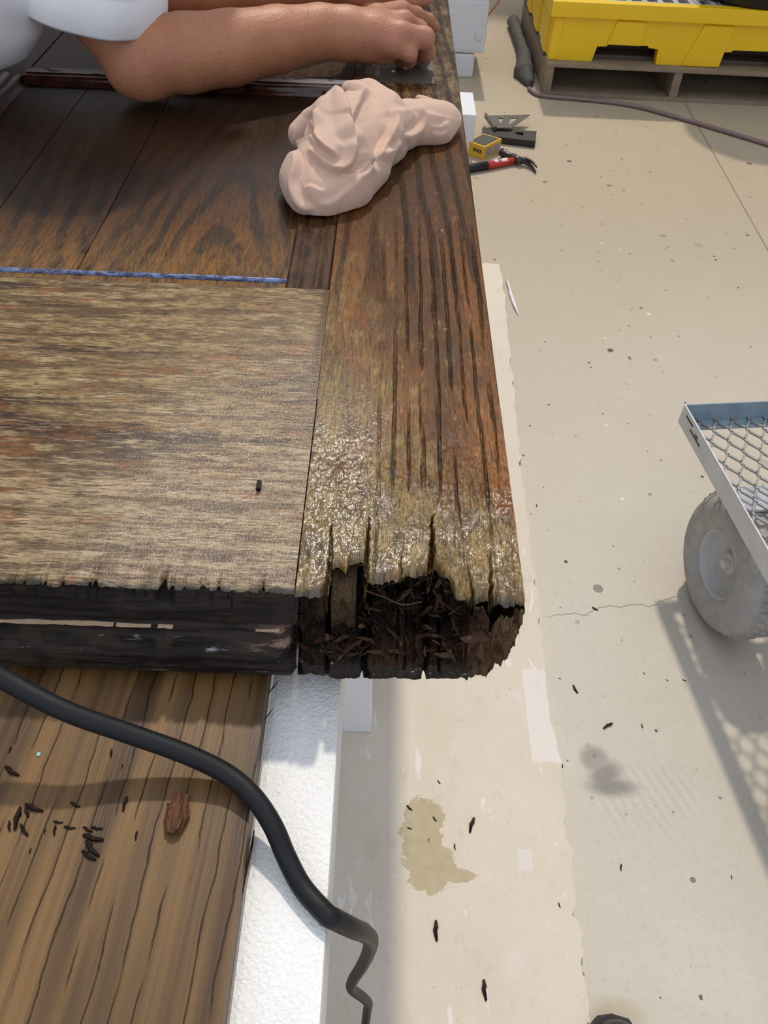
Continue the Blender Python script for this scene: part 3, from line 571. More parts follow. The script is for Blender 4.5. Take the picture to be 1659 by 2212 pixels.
# ------------------------------------------------------------------ black hose
cp = [(-260, 1300, 1.03), (-120, 1385, 1.012), (0, 1462, .994), (140, 1535, .980), (280, 1585, .966), (400, 1628, .956), (490, 1672, .949), (548, 1722, .9455), (590, 1785, .940), (618, 1850, .932), (652, 1915, .9275), (702, 1972, .9265), (722, 1985, .922), (760, 2004, .895), (786, 2015, .845), (801, 2032, .76), (795, 2060, .66), (780, 2090, .56), (762, 2118, .46), (760, 2136, .40), (782, 2153, .33), (795, 2167, .27), (793, 2185, .2), (787, 2230, .08), (783, 2260, .022)]
path = catmull([P(*c) for c in cp], 8)
path = np.vstack([path, catmull([path[-1], path[-1]+[.02, -.12, 0], path[-1]+[.16, -.3, 0], path[-1]+[.4, -.42, 0]], 8)[1:]])
tag(tube('rubber_hose', path, .0056, plain('black_rubber', (.010, .011, .013), .5, .15, 60, spec=.25), None, 16), 'thick black rubber hose sagging across the plywood and over its edge', 'hose')

# ------------------------------------------------------------------ garden cart
M_STEEL = plain('grey_painted_steel', (.62, .62, .61), .45, .18, 25, bump=.0005); M_BLUE = plain('blue_grey_painted_steel', (.24, .32, .38), .4, .3, 30, bump=.0005); M_MESH = plain('worn_steel_mesh', (.28, .27, .25), .5, .4, 60)
CZ = .36; c0, c1 = P(1478.6, 873, CZ), P(1651, 1174, CZ); dv = (c1-c0)[:2]; dv /= np.linalg.norm(dv); rv = np.array([-dv[1], dv[0]])   # dv along the long side, rv towards the deck
if rv[0] < 0: rv = -rv
cart = empty('mesh_cart', (c0[0]+rv[0]*.25+dv[0]*.45, c0[1]+rv[1]*.25+dv[1]*.45, 0), 'grey steel mesh deck cart with pneumatic tyres', 'cart')
L_, W_, LIP, FLN = .92, .52, .046, .030
def CP(s, w, z): return (c0[0]+dv[0]*s+rv[0]*w, c0[1]+dv[1]*s+rv[1]*w, z)
def cbar(name, s0, s1, w0, w1, z0, z1, m, parent, bev=.001):
    bm = bmesh.new(); v = [bm.verts.new(CP((s0, s1)[i & 1], (w0, w1)[i >> 1 & 1], (z0, z1)[i >> 2])) for i in range(8)]
    for q in ((0, 2, 3, 1), (4, 5, 7, 6), (0, 1, 5, 4), (2, 6, 7, 3), (0, 4, 6, 2), (1, 3, 7, 5)): bm.faces.new([v[k] for k in q])
    return bm_obj(name, bm, m, parent, bev)
T_ = .003
for nm, a in (('side_rail', 0), ('side_rail', 1)):
    w = 0 if a == 0 else W_; sg = 1 if a == 0 else -1
    r = cbar(nm, 0, L_, min(w, w+sg*T_), max(w, w+sg*T_), CZ-LIP, CZ, M_STEEL, cart)
    cbar('flange', T_, L_-T_, min(w+sg*T_, w+sg*FLN), max(w+sg*T_, w+sg*FLN), CZ-LIP, CZ-LIP+T_, M_BLUE, r, .0005)
for s in (0, L_):
    sg = 1 if s == 0 else -1
    r = cbar('end_rail', min(s, s+sg*T_), max(s, s+sg*T_), T_, W_-T_, CZ-LIP, CZ-.0005, M_BLUE, cart)
    cbar('flange', min(s+sg*T_, s+sg*FLN), max(s+sg*T_, s+sg*FLN), T_, W_-T_, CZ-LIP, CZ-LIP+T_, M_BLUE, r, .0005)
def expanded():
    v, f = [], []; dw, ds = .036, .066; zz = CZ-LIP+.006
    def strand(a, b):
        p = [np.array(CP(*q)) for q in (a, b)]; d = p[1]-p[0]; d /= np.linalg.norm(d); n = np.cross(d, (0, 0, 1)); k = len(v)
        for q in p:
            for x_, z_ in ((-.0025, -.0018), (.0025, -.0018), (.0025, .0018), (-.0025, .0018)): v.append(q+n*x_+np.array([0, 0, z_]))
        for j in range(4): f.append((k+j, k+(j+1) % 4, k+4+(j+1) % 4, k+4+j))
    for i in range(int(L_/ds)+1):
        for j in range(int(W_/dw)+1):
            s, w = i*ds+.008, j*dw+.006
            k = .010                                   # knuckle between the diamonds
            if w+dw < W_ and s+ds < L_:
                strand((s+k/2, w, zz), (s+ds/2-k/2, w+dw/2, zz)); strand((s+ds/2-k/2, w+dw/2, zz), (s+ds/2+k/2, w+dw/2, zz)); strand((s+ds/2+k/2, w+dw/2, zz), (s+ds-k/2, w, zz)); strand((s+ds/2+k/2, w+dw/2, zz), (s+ds-k/2, w+dw, zz)); strand((s+k/2, w+dw, zz), (s+ds/2-k/2, w+dw/2, zz))
                strand((s-k/2, w, zz), (s+k/2, w, zz))
    m = mesh('expanded_mesh', v, f, M_MESH, cart); m['kind'] = 'stuff'
expanded()
def wheel(pos, ax):
    bmt = plain('dusty_tyre', (.37, .36, .345), .8, .35, 40, bump=.0015, bsc=120); R = .147
    prof = [(.070, -.004), (.074, -.010), (.084, -.014), (.105, -.018), (.125, -.015), (.136, -.006), (.142, .004), (.1455, .018), (.147, .036), (.1455, .054), (.142, .068), (.136, .078), (.125, .087), (.105, .090), (.084, .086), (.070, .076)]
    w = bpy.data.objects.new('wheel', None); COL.objects.link(w); w.location = [float(q) for q in pos]; w.parent = cart; w.matrix_parent_inverse = cart.matrix_basis.inverted(); bpy.context.view_layer.update()
    def pa(o): o.parent = w; o.matrix_parent_inverse = (cart.matrix_basis @ w.matrix_parent_inverse @ w.matrix_basis).inverted() if 0 else w.matrix_basis.inverted(); return o
    ty = lathe('tyre', prof, bmt, None, pos, ax, 64); pa(ty)
    rim = lathe('rim', [(.0725, -.006), (.0705, -.0075), (.068, -.004), (.066, .012), (.060, .022), (.040, .030), (.024, .032), (.024, .018), (.020, .016), (.0, .016)], plain('grey_rim', (.50, .50, .50), .4, .12, 20), None, pos, ax, 48); pa(rim)
    pa(lathe('hub', [(.010, .022), (.010, .006), (.008, .004), (.0, .004)], plain('white_hub', (.6, .58, .54), .5, .1), None, pos, ax, 20))
    axv = np.array(ax, float); axv /= np.linalg.norm(axv); u = np.cross(axv, (0, 0, 1.)); u /= np.linalg.norm(u); q = np.cross(axv, u); v, f = [], []
    for k in range(40):                                # tread blocks
        a = 2*math.pi*k/40
        for row, (h0, h1, rr) in enumerate(((.008, .026, .1462), (.031, .047, .1478), (.052, .068, .1462))):
            b = a+(row % 2)*math.pi/40; n0 = len(v)
            for (da, hh, dr) in ((-.045, h0, -.003), (.045, h0+.004, -.003), (.045, h1+.004, -.003), (-.045, h1, -.003), (-.035, h0+.002, .004), (.035, h0+.006, .004), (.035, h1+.002, .004), (-.035, h1-.002, .004)):
                r_ = rr+dr; v.append(np.array(pos)+axv*hh+r_*(math.cos(b+da)*u+math.sin(b+da)*q))
            f += [tuple(n0+i for i in z) for z in ((4, 5, 6, 7), (0, 1, 5, 4), (1, 2, 6, 5), (2, 3, 7, 6), (3, 0, 4, 7))]
    tb = mesh('tread_blocks', v, f, bmt, None); tb['kind'] = 'stuff'; pa(tb)
wc = np.array([.7035, 1.055, .1505]); axw = (rv[0], rv[1], 0)
sW = float((wc[:2]-c0[:2])@dv); wW = float((wc[:2]-c0[:2])@rv)
wheel(wc, axw); far_w = CP(sW, W_-wW, .1505); wheel(far_w, (-rv[0], -rv[1], 0))
wheel(CP(L_-.18, wW, .1505), axw); wheel(CP(L_-.18, W_-wW, .1505), (-rv[0], -rv[1], 0))
for s in (sW, L_-.18):
    cbar('axle', s-.008, s+.008, wW+.01, W_-wW-.01, .142, .158, M_STEEL, cart)
    cbar('axle_bracket', s-.062, s+.0, .012, W_-.012, CZ-LIP-.012, CZ-LIP-.006, plain('pale_steel_plate', (.48, .50, .53), .4, .2, 30), cart)
    for w in (.17, W_-.17): cbar('strut', s-.010, s+.010, w-.012, w+.012, .15, CZ-LIP-.008, M_BLUE, cart)
cbar('handle_bar', L_, L_+.02, W_/2-.02, W_/2+.02, .30, .90, M_STEEL, cart)
for i, (a, b) in enumerate((((250, 380), (355, 590)), ((255, 530), (285, 470)), ((170, 260), (245, 400)))):      # scratches worn into the paint of the side rail
    q = [P(1440+x/5.82, 860+y/5.82, CZ-.02) for x, y in (a, b)]; s0, s1 = [float((k[:2]-c0[:2])@dv) for k in q]
    o = cbar('scratch', s0, s1, -.0006, .0002, CZ-.026+.006*i, CZ-.022+.006*i, plain('scratch_dark', (.05, .05, .05), .7), cart, 0)

# ------------------------------------------------------------------ wooden pallet, yellow spill tray, hose
M_PAL = plain('pallet_wood', (.25, .19, .125), .75, .4, 14, bump=.001, bsc=90); M_PALD = plain('grey_pallet_wood', (.14, .12, .10), .8, .35, 14)
px0, py0 = P(1170, 207, 0)[:2]; pal = empty('wooden_pallet', (px0+.6, py0+.5, 0), 'weathered wooden pallet under the yellow spill tray', 'pallet')
for x_ in (0, .59, 1.18): box('stringer', (px0+x_, py0+.004, .016), (px0+x_+.038, py0+1.016, .124), M_PAL, pal, .002)
for i in range(7): box('deck_board', (px0, py0+i*.153, .124), (px0+1.218, py0+i*.153+.1, .14), M_PAL if i == 0 else M_PALD, pal, .002)
for y_ in (0, .46, .92): box('bottom_board', (px0, py0+y_, 0), (px0+1.218, py0+y_+.1, .016), M_PAL, pal, .002)
def yellow_mat():
    t = NT('yellow_polyethylene', .42, .5); n = t.noise(t.sv(6, 6, 9), 1., 4.); return t.out(t.mix(n, (.80, .50, .002), (.88, .58, .006)), None, t.bump(t.noise(t.sv(60, 60, 60), 1., 3.), .3, .001))
M_YEL = yellow_mat(); SZ0, SZ1, RIM = .14, .378, .318; sx0, sy0, SX, SY = px0-.012, py0+.03, 1.29, 1.29
tray = empty('spill_tray', (sx0+SX/2, sy0+SY/2, SZ0), 'bright yellow plastic drum spill tray with grated top', 'spill tray')
def pxX(p): return P(p, 130, .2)[0]*((sy0)/P(p, 130, .2)[1])
def front_panel():
    # front wall in plan x and z with two fork openings cut as a polygon, slightly inclined ribs are separate pieces
    e = .022; xa = sx0+e; op = [(.222, .512), (.79, 1.08)]
    pts = [(xa, RIM)]
    low = [(xa, SZ0)]
    for a, b in op: low += [(sx0+a, SZ0), (sx0+a+.012, SZ0+.062), (sx0+a+.055, SZ0+.064), (sx0+a+.06, SZ0+.072), (sx0+b-.05, SZ0+.074), (sx0+b-.045, SZ0+.066), (sx0+b, SZ0+.062), (sx0+b+.004, SZ0)]
    low += [(sx0+SX-e, SZ0)]
    pts = low+[(sx0+SX-e, RIM), (xa, RIM)]
    bm = bmesh.new(); a = [bm.verts.new((x, sy0+e+.004*(RIM-z)/.18*0, z)) for x, z in pts]; b = [bm.verts.new((x, sy0+e+.05, z)) for x, z in pts]; n = len(pts)
    bm.faces.new(a); bm.faces.new(b[::-1])
    for i in range(n): bm.faces.new((a[(i+1) % n], a[i], b[i], b[(i+1) % n]))
    return bm_obj('front_wall', bm, M_YEL, tray, 0)
front_panel()
def rib(x0t, x1t, x0b, x1b, zb, dy=.010):
    bm = bmesh.new(); y = sy0+.022
    v = [bm.verts.new(p) for p in ((x0b, y-dy, zb), (x1b, y-dy, zb), (x1t, y-dy, RIM-.012), (x0t, y-dy, RIM-.012), (x0b-.004, y+.004, zb), (x1b+.004, y+.004, zb), (x1t+.004, y+.004, RIM-.002), (x0t-.004, y+.004, RIM-.002))]
    for q in ((0, 1, 2, 3), (0, 4, 5, 1), (1, 5, 6, 2), (2, 6, 7, 3), (3, 7, 4, 0), (4, 7, 6, 5)): bm.faces.new([v[k] for k in q])
    return bm_obj('rib', bm, M_YEL, tray, .003)
rib(sx0+.30, sx0+.43, sx0+.275, sx0+.43, SZ0+.074); rib(sx0+.69, sx0+.82, sx0+.635, sx0+.805, SZ0+.002); rib(sx0+1.06, sx0+1.17, sx0+1.02, sx0+1.165, SZ0+.07)
rib(sx0+.024, sx0+.064, sx0+.024, sx0+.064, SZ0+.002, .004)
for nm, lo, hi in (('side_wall', (sx0+.022, sy0+.072, SZ0), (sx0+.07, sy0+SY-.07, RIM)), ('side_wall', (sx0+SX-.07, sy0+.072, SZ0), (sx0+SX-.022, sy0+SY-.07, RIM)), ('back_wall', (sx0+.022, sy0+SY-.07, SZ0), (sx0+SX-.022, sy0+SY-.022, RIM)), ('sump_floor', (sx0+.07, sy0+.072, SZ0+.08), (sx0+SX-.07, sy0+SY-.07, SZ0+.09))):
    box(nm, lo, hi, M_YEL, tray, .004)
for q in range(4): box('side_rib', (sx0+.012, sy0+.12+q*.3, SZ0), (sx0+.024, sy0+.26+q*.3, RIM-.01), M_YEL, tray, .003)
def rimring():
    bm = bmesh.new(); w = .05
    for lo, hi in (((sx0, sy0, RIM), (sx0+SX, sy0+w, SZ1)), ((sx0, sy0+SY-w, RIM), (sx0+SX, sy0+SY, SZ1)), ((sx0, sy0+w, RIM), (sx0+w, sy0+SY-w, SZ1)), ((sx0+SX-w, sy0+w, RIM), (sx0+SX, sy0+SY-w, SZ1))): bm_box(bm, lo, hi)
    return bm_obj('rim', bm, M_YEL, tray, .003)
rimring()
M_GRATE = plain('grey_grate', (.42, .42, .40), .6, .25, 20)
box('sump_shadow_floor', (sx0+.07, sy0+.08, SZ0+.091), (sx0+SX-.07, sy0+SY-.08, SZ0+.094), plain('sump_shade_black', (.012, .012, .013), .6), tray)  # black sheet added as the dark shade below the grates
for gi in range(2):                                    # two moulded grates side by side, each a part with bars
    gx = sx0+.052+gi*(SX-.104)/2; gw = (SX-.104)/2-.004; g = box('grate', (gx, sy0+.052, SZ1-.024), (gx+gw, sy0+.075, SZ1-.004), M_GRATE, tray, .001)
    box('grate_bar', (gx, sy0+SY-.08, SZ1-.024), (gx+gw, sy0+SY-.052, SZ1-.004), M_GRATE, g, .001)
    for k in range(9): box('grate_bar', (gx+k*(gw-.024)/8, sy0+.0755, SZ1-.024), (gx+k*(gw-.024)/8+.024, sy0+SY-.0805, SZ1-.004), M_GRATE, g, .001)
    for k in range(1, 9): box('grate_bar', (gx+.001, sy0+.075+k*.125, SZ1-.0235), (gx+gw-.001, sy0+.105+k*.125, SZ1-.005), M_GRATE, g, .001)
tbc = P(1650, 26, SZ1)+np.array([.03, .29, 0]); drum = empty('black_tub', (tbc[0], tbc[1], SZ1+.001), 'black plastic tub standing on the grated spill tray', 'tub')
lathe('body', [(0, 0), (.26, 0), (.275, .012), (.30, .5), (.315, .505), (.315, .53), (.29, .53), (.265, .03), (0, .025)], plain('black_tub_plastic', (.012, .012, .014), .3), drum, (tbc[0], tbc[1], SZ1+.001), (0, 1e-4, 1), 48)
hs = [P(1146, 60, .1), P(1150, 110, .06), P(1146, 160, .02), P(1145, 185, .013), P(1156, 200, .0095), P(1180, 206, .0095), P(1240, 211, .0095), P(1320, 219, .0095), P(1380, 229, .0095), P(1440, 245, .0095), P(1500, 262, .0095), P(1560, 280, .0095), P(1659, 312, .0095), P(1760, 345, .0095), P(1900, 380, .0095)]
hs = hs[3:]; hs[0] = np.array([px0-.055, py0+.062, .0095])
for q in hs[1:9]: q[1] -= .012
tag(tube('air_hose', catmull(hs, 8), .0095, plain('mauve_rubber', (.20, .13, .125), .5, .15), None, 10), 'dull mauve rubber hose curving over the concrete beside the pallet', 'hose')
oc = [P(1095, -30, .004), P(1076, 3, .004), P(1057, 28, .004), P(1041, 46, .004)]
tag(tube('orange_cord', catmull(oc, 6), .0045, plain('orange_cord_rubber', (.62, .22, .09), .5), None, 8), 'thin orange cord lying straight on the concrete', 'cord')
def bundle():  # solid dark form added where the pallet's shadow lies on the floor
    A = [np.array([px0-.045, py0+1.0, .03]), np.array([px0-.04, py0+.62, .03]), np.array([px0-.045, py0+.40, .035]), np.array([px0-.062, py0+.24, .022]), np.array([px0-.05, py0+.13, .012])]
    def f(x, y, z):
        d = 9.
        for i in range(len(A)-1): d = smin(cap(x, y, z, A[i], A[i+1], (.032, .026, .034, .046)[i], (.026, .034, .046, .026)[i]), d, .015)
        d = np.maximum(d, .001-z); return d+.003*vnoise(x*45, y*45, z*45, 4)
    v, q = surface_nets(f, (px0-.17, py0, -.01), (px0-.004, py0+1.06, .12), .006)
    return tag(np_mesh('shade_form', v, q, plain('dark_grey_shade', (.075, .068, .06), .8, .3, 40)), 'dark grey form added for the shade on the floor at the pallet end', 'shade form')
bundle()

# ------------------------------------------------------------------ white chest and carton, hand tools
M_CHEST = plain('white_chest_plastic', (.62, .64, .66), .35, .1, 8); yb = P(1010, 168, 0)[1]
ch = empty('storage_chest', (.2, yb+.2, 0), 'white plastic storage chest with grey front past the door edge', 'chest')
box('base', (-.08, yb, 0), (.405, yb+.36, .105), M_CHEST, ch, .012); box('body', (-.10, yb-.006, .107), (.448, yb+.39, .335), M_CHEST, ch, .02)
box('lid', (-.11, yb-.012, .337), (.455, yb+.40, .39), plain('white_lid', (.8, .8, .78), .4, .05), ch, .008); box('catch', (.40, yb-.016, .17), (.425, yb-.004, .20), M_CHEST, ch, .003)
yc = P(1010, 334, 0)[1]
tag(box('white_carton', (.08, yc, 0), (.352, yc+.24, .155), plain('white_card', (.72, .73, .74), .7, .05), None, .003), 'plain white carton on the concrete beside the yellow box', 'carton')
yx = empty('yellow_box', tuple(P(1048, 335, 0)), 'small yellow box with dark picture lid among the tools', 'box')
bq = [P(1008, 333, 0), P(1043, 346, 0), P(1080, 327, 0), P(1040, 316, 0)]
M_YB = plain('yellow_card', (.72, .42, .03), .5, .08)
prism('carton_body', bq, .0005, .052, M_YB, yx, .001)
cq = np.mean(bq, axis=0); lid = [cq+(p-cq)*.86 for p in bq]
prism('picture', lid, .0522, .0532, plain('picture_print', (.05, .045, .04), .4, .8, 60), yx)
def face_quad(name, a, b, u0, u1, z0, z1, m, parent, off=.0006):
    d = b-a; n = np.array([d[1], -d[0], 0]); n /= np.linalg.norm(n); v = []
    for u, z in ((u0, z0), (u1, z0), (u1, z1), (u0, z1)):
        p = a+d*u; p[2] = z; v.append(p+n*off)
    v += [p-n*off*.5 for p in v]
    return mesh(name, v, [(0, 1, 2, 3), (0, 4, 5, 1), (1, 5, 6, 2), (2, 6, 7, 3), (3, 7, 4, 0)], m, parent)
M_PRINT = plain('black_print', (.03, .025, .02), .6)
for k in range(4): face_quad('print_letter', bq[0], bq[1], .36+k*.13, .44+k*.13, .022, .036, M_PRINT, yx)
M_PIC = plain('grey_picture_print', (.28, .28, .32), .5, .4, 80)
face_quad('picture_panel', bq[1], bq[2], .12, .46, .008, .040, M_PIC, yx); face_quad('picture_panel', bq[1], bq[2], .56, .94, .008, .040, M_PIC, yx)
# speed square: triangle with a fence and cut-outs
sq = empty('speed_square', tuple(P(1095, 285, 0)), 'grey metal triangular square lying on the floor', 'square'); M_SQ = plain('dull_steel', (.15, .145, .13), .35, .25, 40, .6)
tri = [P(1052, 268, 0), P(1142, 268, 0), P(1098, 296, 0), P(1064, 296, 0)]
def hollow(name, outer, inner, z0, z1, m, parent):
    n = len(outer); v = [(p[0], p[1], z) for z in (z0, z1) for L in (outer, inner) for p in L]; f = []
    for i in range(n):
        j = (i+1) % n; f += [(2*n+i, 2*n+j, 3*n+j, 3*n+i), (i, n+i, n+j, j), (i, j, 2*n+j, 2*n+i), (n+i, 3*n+i, 3*n+j, n+j)]
    return mesh(name, v, f, m, parent)
tri = [P(1054, 270, 0), P(1142, 268, 0), P(1101, 297, 0), P(1068, 297, 0)]; tc = np.mean(tri, axis=0); inn = [tc+(p-tc)*.5 for p in tri]
hollow('blade', tri, inn, .0365, .040, M_SQ, sq)
mid = [inn[0]*.5+inn[1]*.5, inn[2]*.5+inn[3]*.5]; dd = mid[1]-mid[0]
prism('bar', [mid[0]+[-.02, 0, 0], mid[0]+[.012, 0, 0], mid[1]+[.012, 0, 0], mid[1]+[-.02, 0, 0]], .0365, .040, M_SQ, sq)
prism('fence', [tri[3]+[-.006, -.008, 0], tri[0]+[-.02, .004, 0], tri[0]+[-.012, .012, 0], tri[3]+[.004, 0, 0]], .0285, .047, M_SQ, sq, .001)
lv = empty('black_bar_tool', tuple(P(1115, 305, 0)), 'flat black bar tool lying under the square', 'tool'); pq = [P(1046, 305, 0), P(1156, 317, 0), P(1152, 290, 0), P(1050, 284, 0)]
pq = [P(1040, 306, 0), P(1154, 320, 0), P(1157, 298, 0), P(1040, 290, 0)]; pc = np.mean(pq, axis=0); sl = P(1120, 303, 0); inn = [sl+(p-pc)*np.array([.14, .3, 0]) for p in pq]
hollow('bar', pq, inn, .0005, .028, plain('black_tool_plastic', (.015, .016, .017), .4), lv)
hm = empty('claw_hammer', tuple(P(1080, 352, 0)), 'claw hammer with red and black handle on the concrete', 'hammer')
h0, h1, h2 = P(960, 372, .017), P(1052, 357, .017), P(1108, 347, .017)
M_BLK = plain('black_grip', (.012, .013, .015), .5); M_RED = plain('red_handle', (.55, .035, .03), .4, .1)
tube('grip', [h0, h0*.5+h1*.5, h1], [.015, .0165, .016], M_BLK, hm, 14); tube('handle', [h1, h1*.5+h2*.5, h2], [.0155, .014, .013], M_RED, hm, 14)
for t0, t1 in ((.25, .38), (.5, .75)):
    a, b = h1+(h2-h1)*t0, h1+(h2-h1)*t1; tube('white_print', [a+[0, 0, .0035], b+[0, 0, .0035]], .0122, plain('white_print_paint', (.75, .7, .68), .5), hm, 10)
hd = P(1117, 345, .02); u_ = (h2-h1)/np.linalg.norm(h2-h1); nrm = np.array([-u_[1], u_[0], 0]); M_HEAD = plain('dark_steel_head', (.06, .05, .045), .35, .3, 40, .5)
tube('head', [hd-u_*.022+nrm*.085, hd-u_*.018+nrm*.07, hd-u_*.012+nrm*.05, hd-u_*.0+nrm*.03, hd, hd+u_*.010-nrm*.02], [.016, .0165, .011, .013, .016, .014], M_HEAD, hm, 14)
for sgn in (-1, 1):
    pc_ = [hd+u_*.008-nrm*.01, hd+u_*.028-nrm*.02+[0, 0, sgn*.006], hd+u_*.036-nrm*.055+[0, 0, sgn*.009-.002], hd+u_*.030-nrm*.095+[0, 0, sgn*.010-.006]]
    tube('claw', catmull(pc_, 5), np.linspace(.012, .003, 16), M_HEAD, hm, 10)

# ------------------------------------------------------------------ shoe at the photographer's feet
def shoe():
    tip = P(1327, 2186, .03); x0, y1 = tip[0], tip[1]; r = empty('black_shoe', (x0, y1-.14, 0), 'black shoe with rounded toe standing on the concrete', 'shoe')
    out = [(-.036, -.285), (-.04, -.22), (-.036, -.14), (-.046, -.06), (-.042, -.022), (-.024, -.003), (-.002, .0), (.022, -.006), (.038, -.03), (.043, -.07), (.034, -.14), (.036, -.22), (.03, -.285), (0, -.295)]
    pts = [(x0+a, y1+b) for a, b in out]
    prism('sole', pts, 0, .024, plain('black_sole', (.02, .02, .022), .7), r, .004)
    def f(x, y, z):
        d = cap(x, y, z, (x0-.002, y1-.045, .028), (x0-.002, y1-.15, .045), .036, .040); d = smin(d, cap(x, y, z, (x0-.002, y1-.15, .045), (x0, y1-.25, .06), .040, .034), .02); d = smin(d, cap(x, y, z, (x0, y1-.24, .06), (x0, y1-.25, .12), .036, .04), .03)
        return np.maximum(np.maximum(d, .0242-z), z-.14)
    v, q = surface_nets(f, (x0-.06, y1-.32, .01), (x0+.06, y1+.01, .15), .0035); np_mesh('upper', v, q, plain('black_leather', (.018, .019, .022), .35, .2, 60), r)
    for k in range(4): tube('lace', [(x0-.022, y1-.11-.022*k, .083+.006*k), (x0-.002, y1-.112-.022*k, .092+.006*k), (x0+.018, y1-.11-.022*k, .083+.006*k)], .0025, M_BLK, r, 6)
shoe()

# ------------------------------------------------------------------ pink rag
def rag():
    b = DT; B = []
    def blob(pts, rr, k): B.append(([P(*p) for p in pts], rr, k))
    blob([(700, 395, b+.012), (735, 345, b+.020), (775, 280, b+.028)], [.036, .038, .034], .02)
    blob([(650, 385, b+.010), (690, 425, b+.010), (750, 405, b+.012), (805, 360, b+.014)], [.016, .021, .022, .018], .018)
    blob([(716, 250, b+.036), (728, 290, b+.042), (742, 325, b+.040)], [.022, .027, .022], .016)
    blob([(655, 290, b+.014), (672, 262, b+.026)], [.016, .014], .012)
    blob([(795, 215, b+.034), (825, 245, b+.036), (820, 300, b+.028)], [.021, .023, .021], .014)
    blob([(752, 196, b+.044), (785, 206, b+.046)], [.009, .015], .012)
    blob([(835, 295, b+.018), (880, 262, b+.018), (925, 262, b+.017), (950, 258, b+.018)], [.024, .021, .021, .019], .014)
    blob([(905, 288, b+.008), (945, 286, b+.008), (970, 258, b+.014)], [.012, .014, .013], .012)
    blob([(815, 350, b+.008), (850, 325, b+.008)], [.012, .011], .008)
    blob([(905, 214, b+.012), (935, 228, b+.014)], [.005, .007], .010)
    def f(x, y, z):
        d = None
        for q, rr, k in B:
            e = None
            for i in range(len(q)-1):
                c = cap(x, y, z, q[i], q[i+1], rr[i], rr[i+1]); e = c if e is None else smin(c, e, .008)
            d = e if d is None else smin(e, d, k)
        return np.maximum(d, b+.0012-z)
    v, q = surface_nets(f, (-.125, .68, b-.002), (.10, 1.04, b+.09), .0013)
    # folds: along each traced line one layer of the cloth lies over the next
    n = np.zeros_like(v); tri = v[q]; fn = np.cross(tri[:, 2]-tri[:, 0], tri[:, 3]-tri[:, 1])
    for k in range(4): np.add.at(n, q[:, k], fn)
    n /= np.linalg.norm(n, axis=1)[:, None]+1e-12
    qq = v-np.array([0, 0, H]); cc = np.stack([qq@W[:, k] for k in range(3)], -1); px = np.stack([CX+F*cc[:, 0]/cc[:, 2], CY+F*cc[:, 1]/cc[:, 2]], -1)
    px = (px-[580, 160])*3.95                          # working units of the traced fold lines
    def fold(pts, a, wr, wl, gr=.35):
        """the layer to the right of the line's direction is raised by a and falls away over wr; the other side dips over wl"""
        p = catmull([(x, y, 0) for x, y in pts], 6)[:, :2]; best = np.full(len(v), 1e9); sg = np.zeros(len(v)); tt = np.zeros(len(v)); m = len(p)-1
        for i in range(m):
            d = p[i+1]-p[i]; L = d@d+1e-9; r = px-p[i]; t = np.clip((r@d)/L, 0, 1); e = r-t[:, None]*d; dist = np.hypot(e[:, 0], e[:, 1]); k = dist < best
            best = np.where(k, dist, best); sg = np.where(k, np.sign(d[0]*r[:, 1]-d[1]*r[:, 0]), sg); tt = np.where(k, (i+t)/m, tt)
        endf = sstep(0, .12, tt)*sstep(1, .88, tt)*np.where((tt <= 0) | (tt >= 1), 0, 1); s_ = best*sg
        up = np.exp(-np.maximum(s_, 0)/wr)*sstep(-9, 9, s_); dn = np.exp(-np.maximum(-s_, 0)/wl)*sstep(9, -9, s_)
        return a*endf*(up-gr*dn*1.6)
    D = np.zeros(len(v)); A = .0075
    D += fold([(735, 560), (700, 420), (640, 250), (540, 215), (455, 290), (415, 420), (420, 550), (460, 645), (540, 705), (620, 740)][::-1], A*1.2, 130, 55)
    D += fold([(310, 640), (380, 700), (460, 775), (550, 828), (650, 832), (720, 760), (745, 640), (735, 540)][::-1], A*1.1, 80, 60)
    D += fold([(360, 545), (400, 620), (455, 680)][::-1], A*.7, 40, 30)
    D += fold([(255, 640), (265, 760), (235, 900), (245, 990), (290, 1080), (390, 1150)], A*1.1, 90, 60)
    D += fold([(730, 400), (770, 490), (830, 590), (875, 690), (890, 780)], A*.9, 90, 40)
    D += fold([(880, 140), (800, 230), (740, 330), (720, 410)], A*.9, 100, 60)
    D += fold([(630, 850), (720, 835), (800, 790), (840, 745)], A*.7, 50, 40); D += fold([(700, 800), (740, 720), (750, 640)], A*.5, 40, 30)
    D += fold([(700, 880), (760, 870), (830, 830), (850, 770)], A*.6, 60, 40)
    D += fold([(1045, 300), (1062, 400), (1020, 500), (960, 600), (905, 735)][::-1], A*1.1, 110, 60)
    D += fold([(330, 420), (370, 380), (440, 330)], A*.7, 50, 40); D += fold([(350, 450), (390, 420), (420, 350)], A*.6, 30, 30); D += fold([(240, 580), (310, 560), (400, 490)], A*.8, 60, 50)
    D += fold([(620, 200), (680, 120), (690, 70)], A*.5, 60, 40); D += fold([(540, 210), (650, 205), (760, 210), (850, 150)], A*.8, 70, 40)
    D += fold([(1130, 520), (1230, 480), (1320, 400), (1345, 310)], A*.8, 110, 50); D += fold([(1060, 250), (1180, 300), (1260, 360)], A*.3, 60, 60); D += fold([(1380, 420), (1450, 440), (1530, 400)], A*.5, 50, 40); D += fold([(1390, 480), (1460, 500), (1520, 470)], A*.4, 40, 40)
    D += fold([(960, 690), (1030, 640), (1090, 560)], A*.6, 50, 40); D += fold([(430, 1100), (560, 1060), (680, 960), (780, 880)], A*.35, 120, 80); D += fold([(300, 960), (360, 940), (480, 1000)], A*.35, 60, 60)
    cnt = np.zeros(len(v)); 
    for k in range(4): np.add.at(cnt, q[:, k], 2)
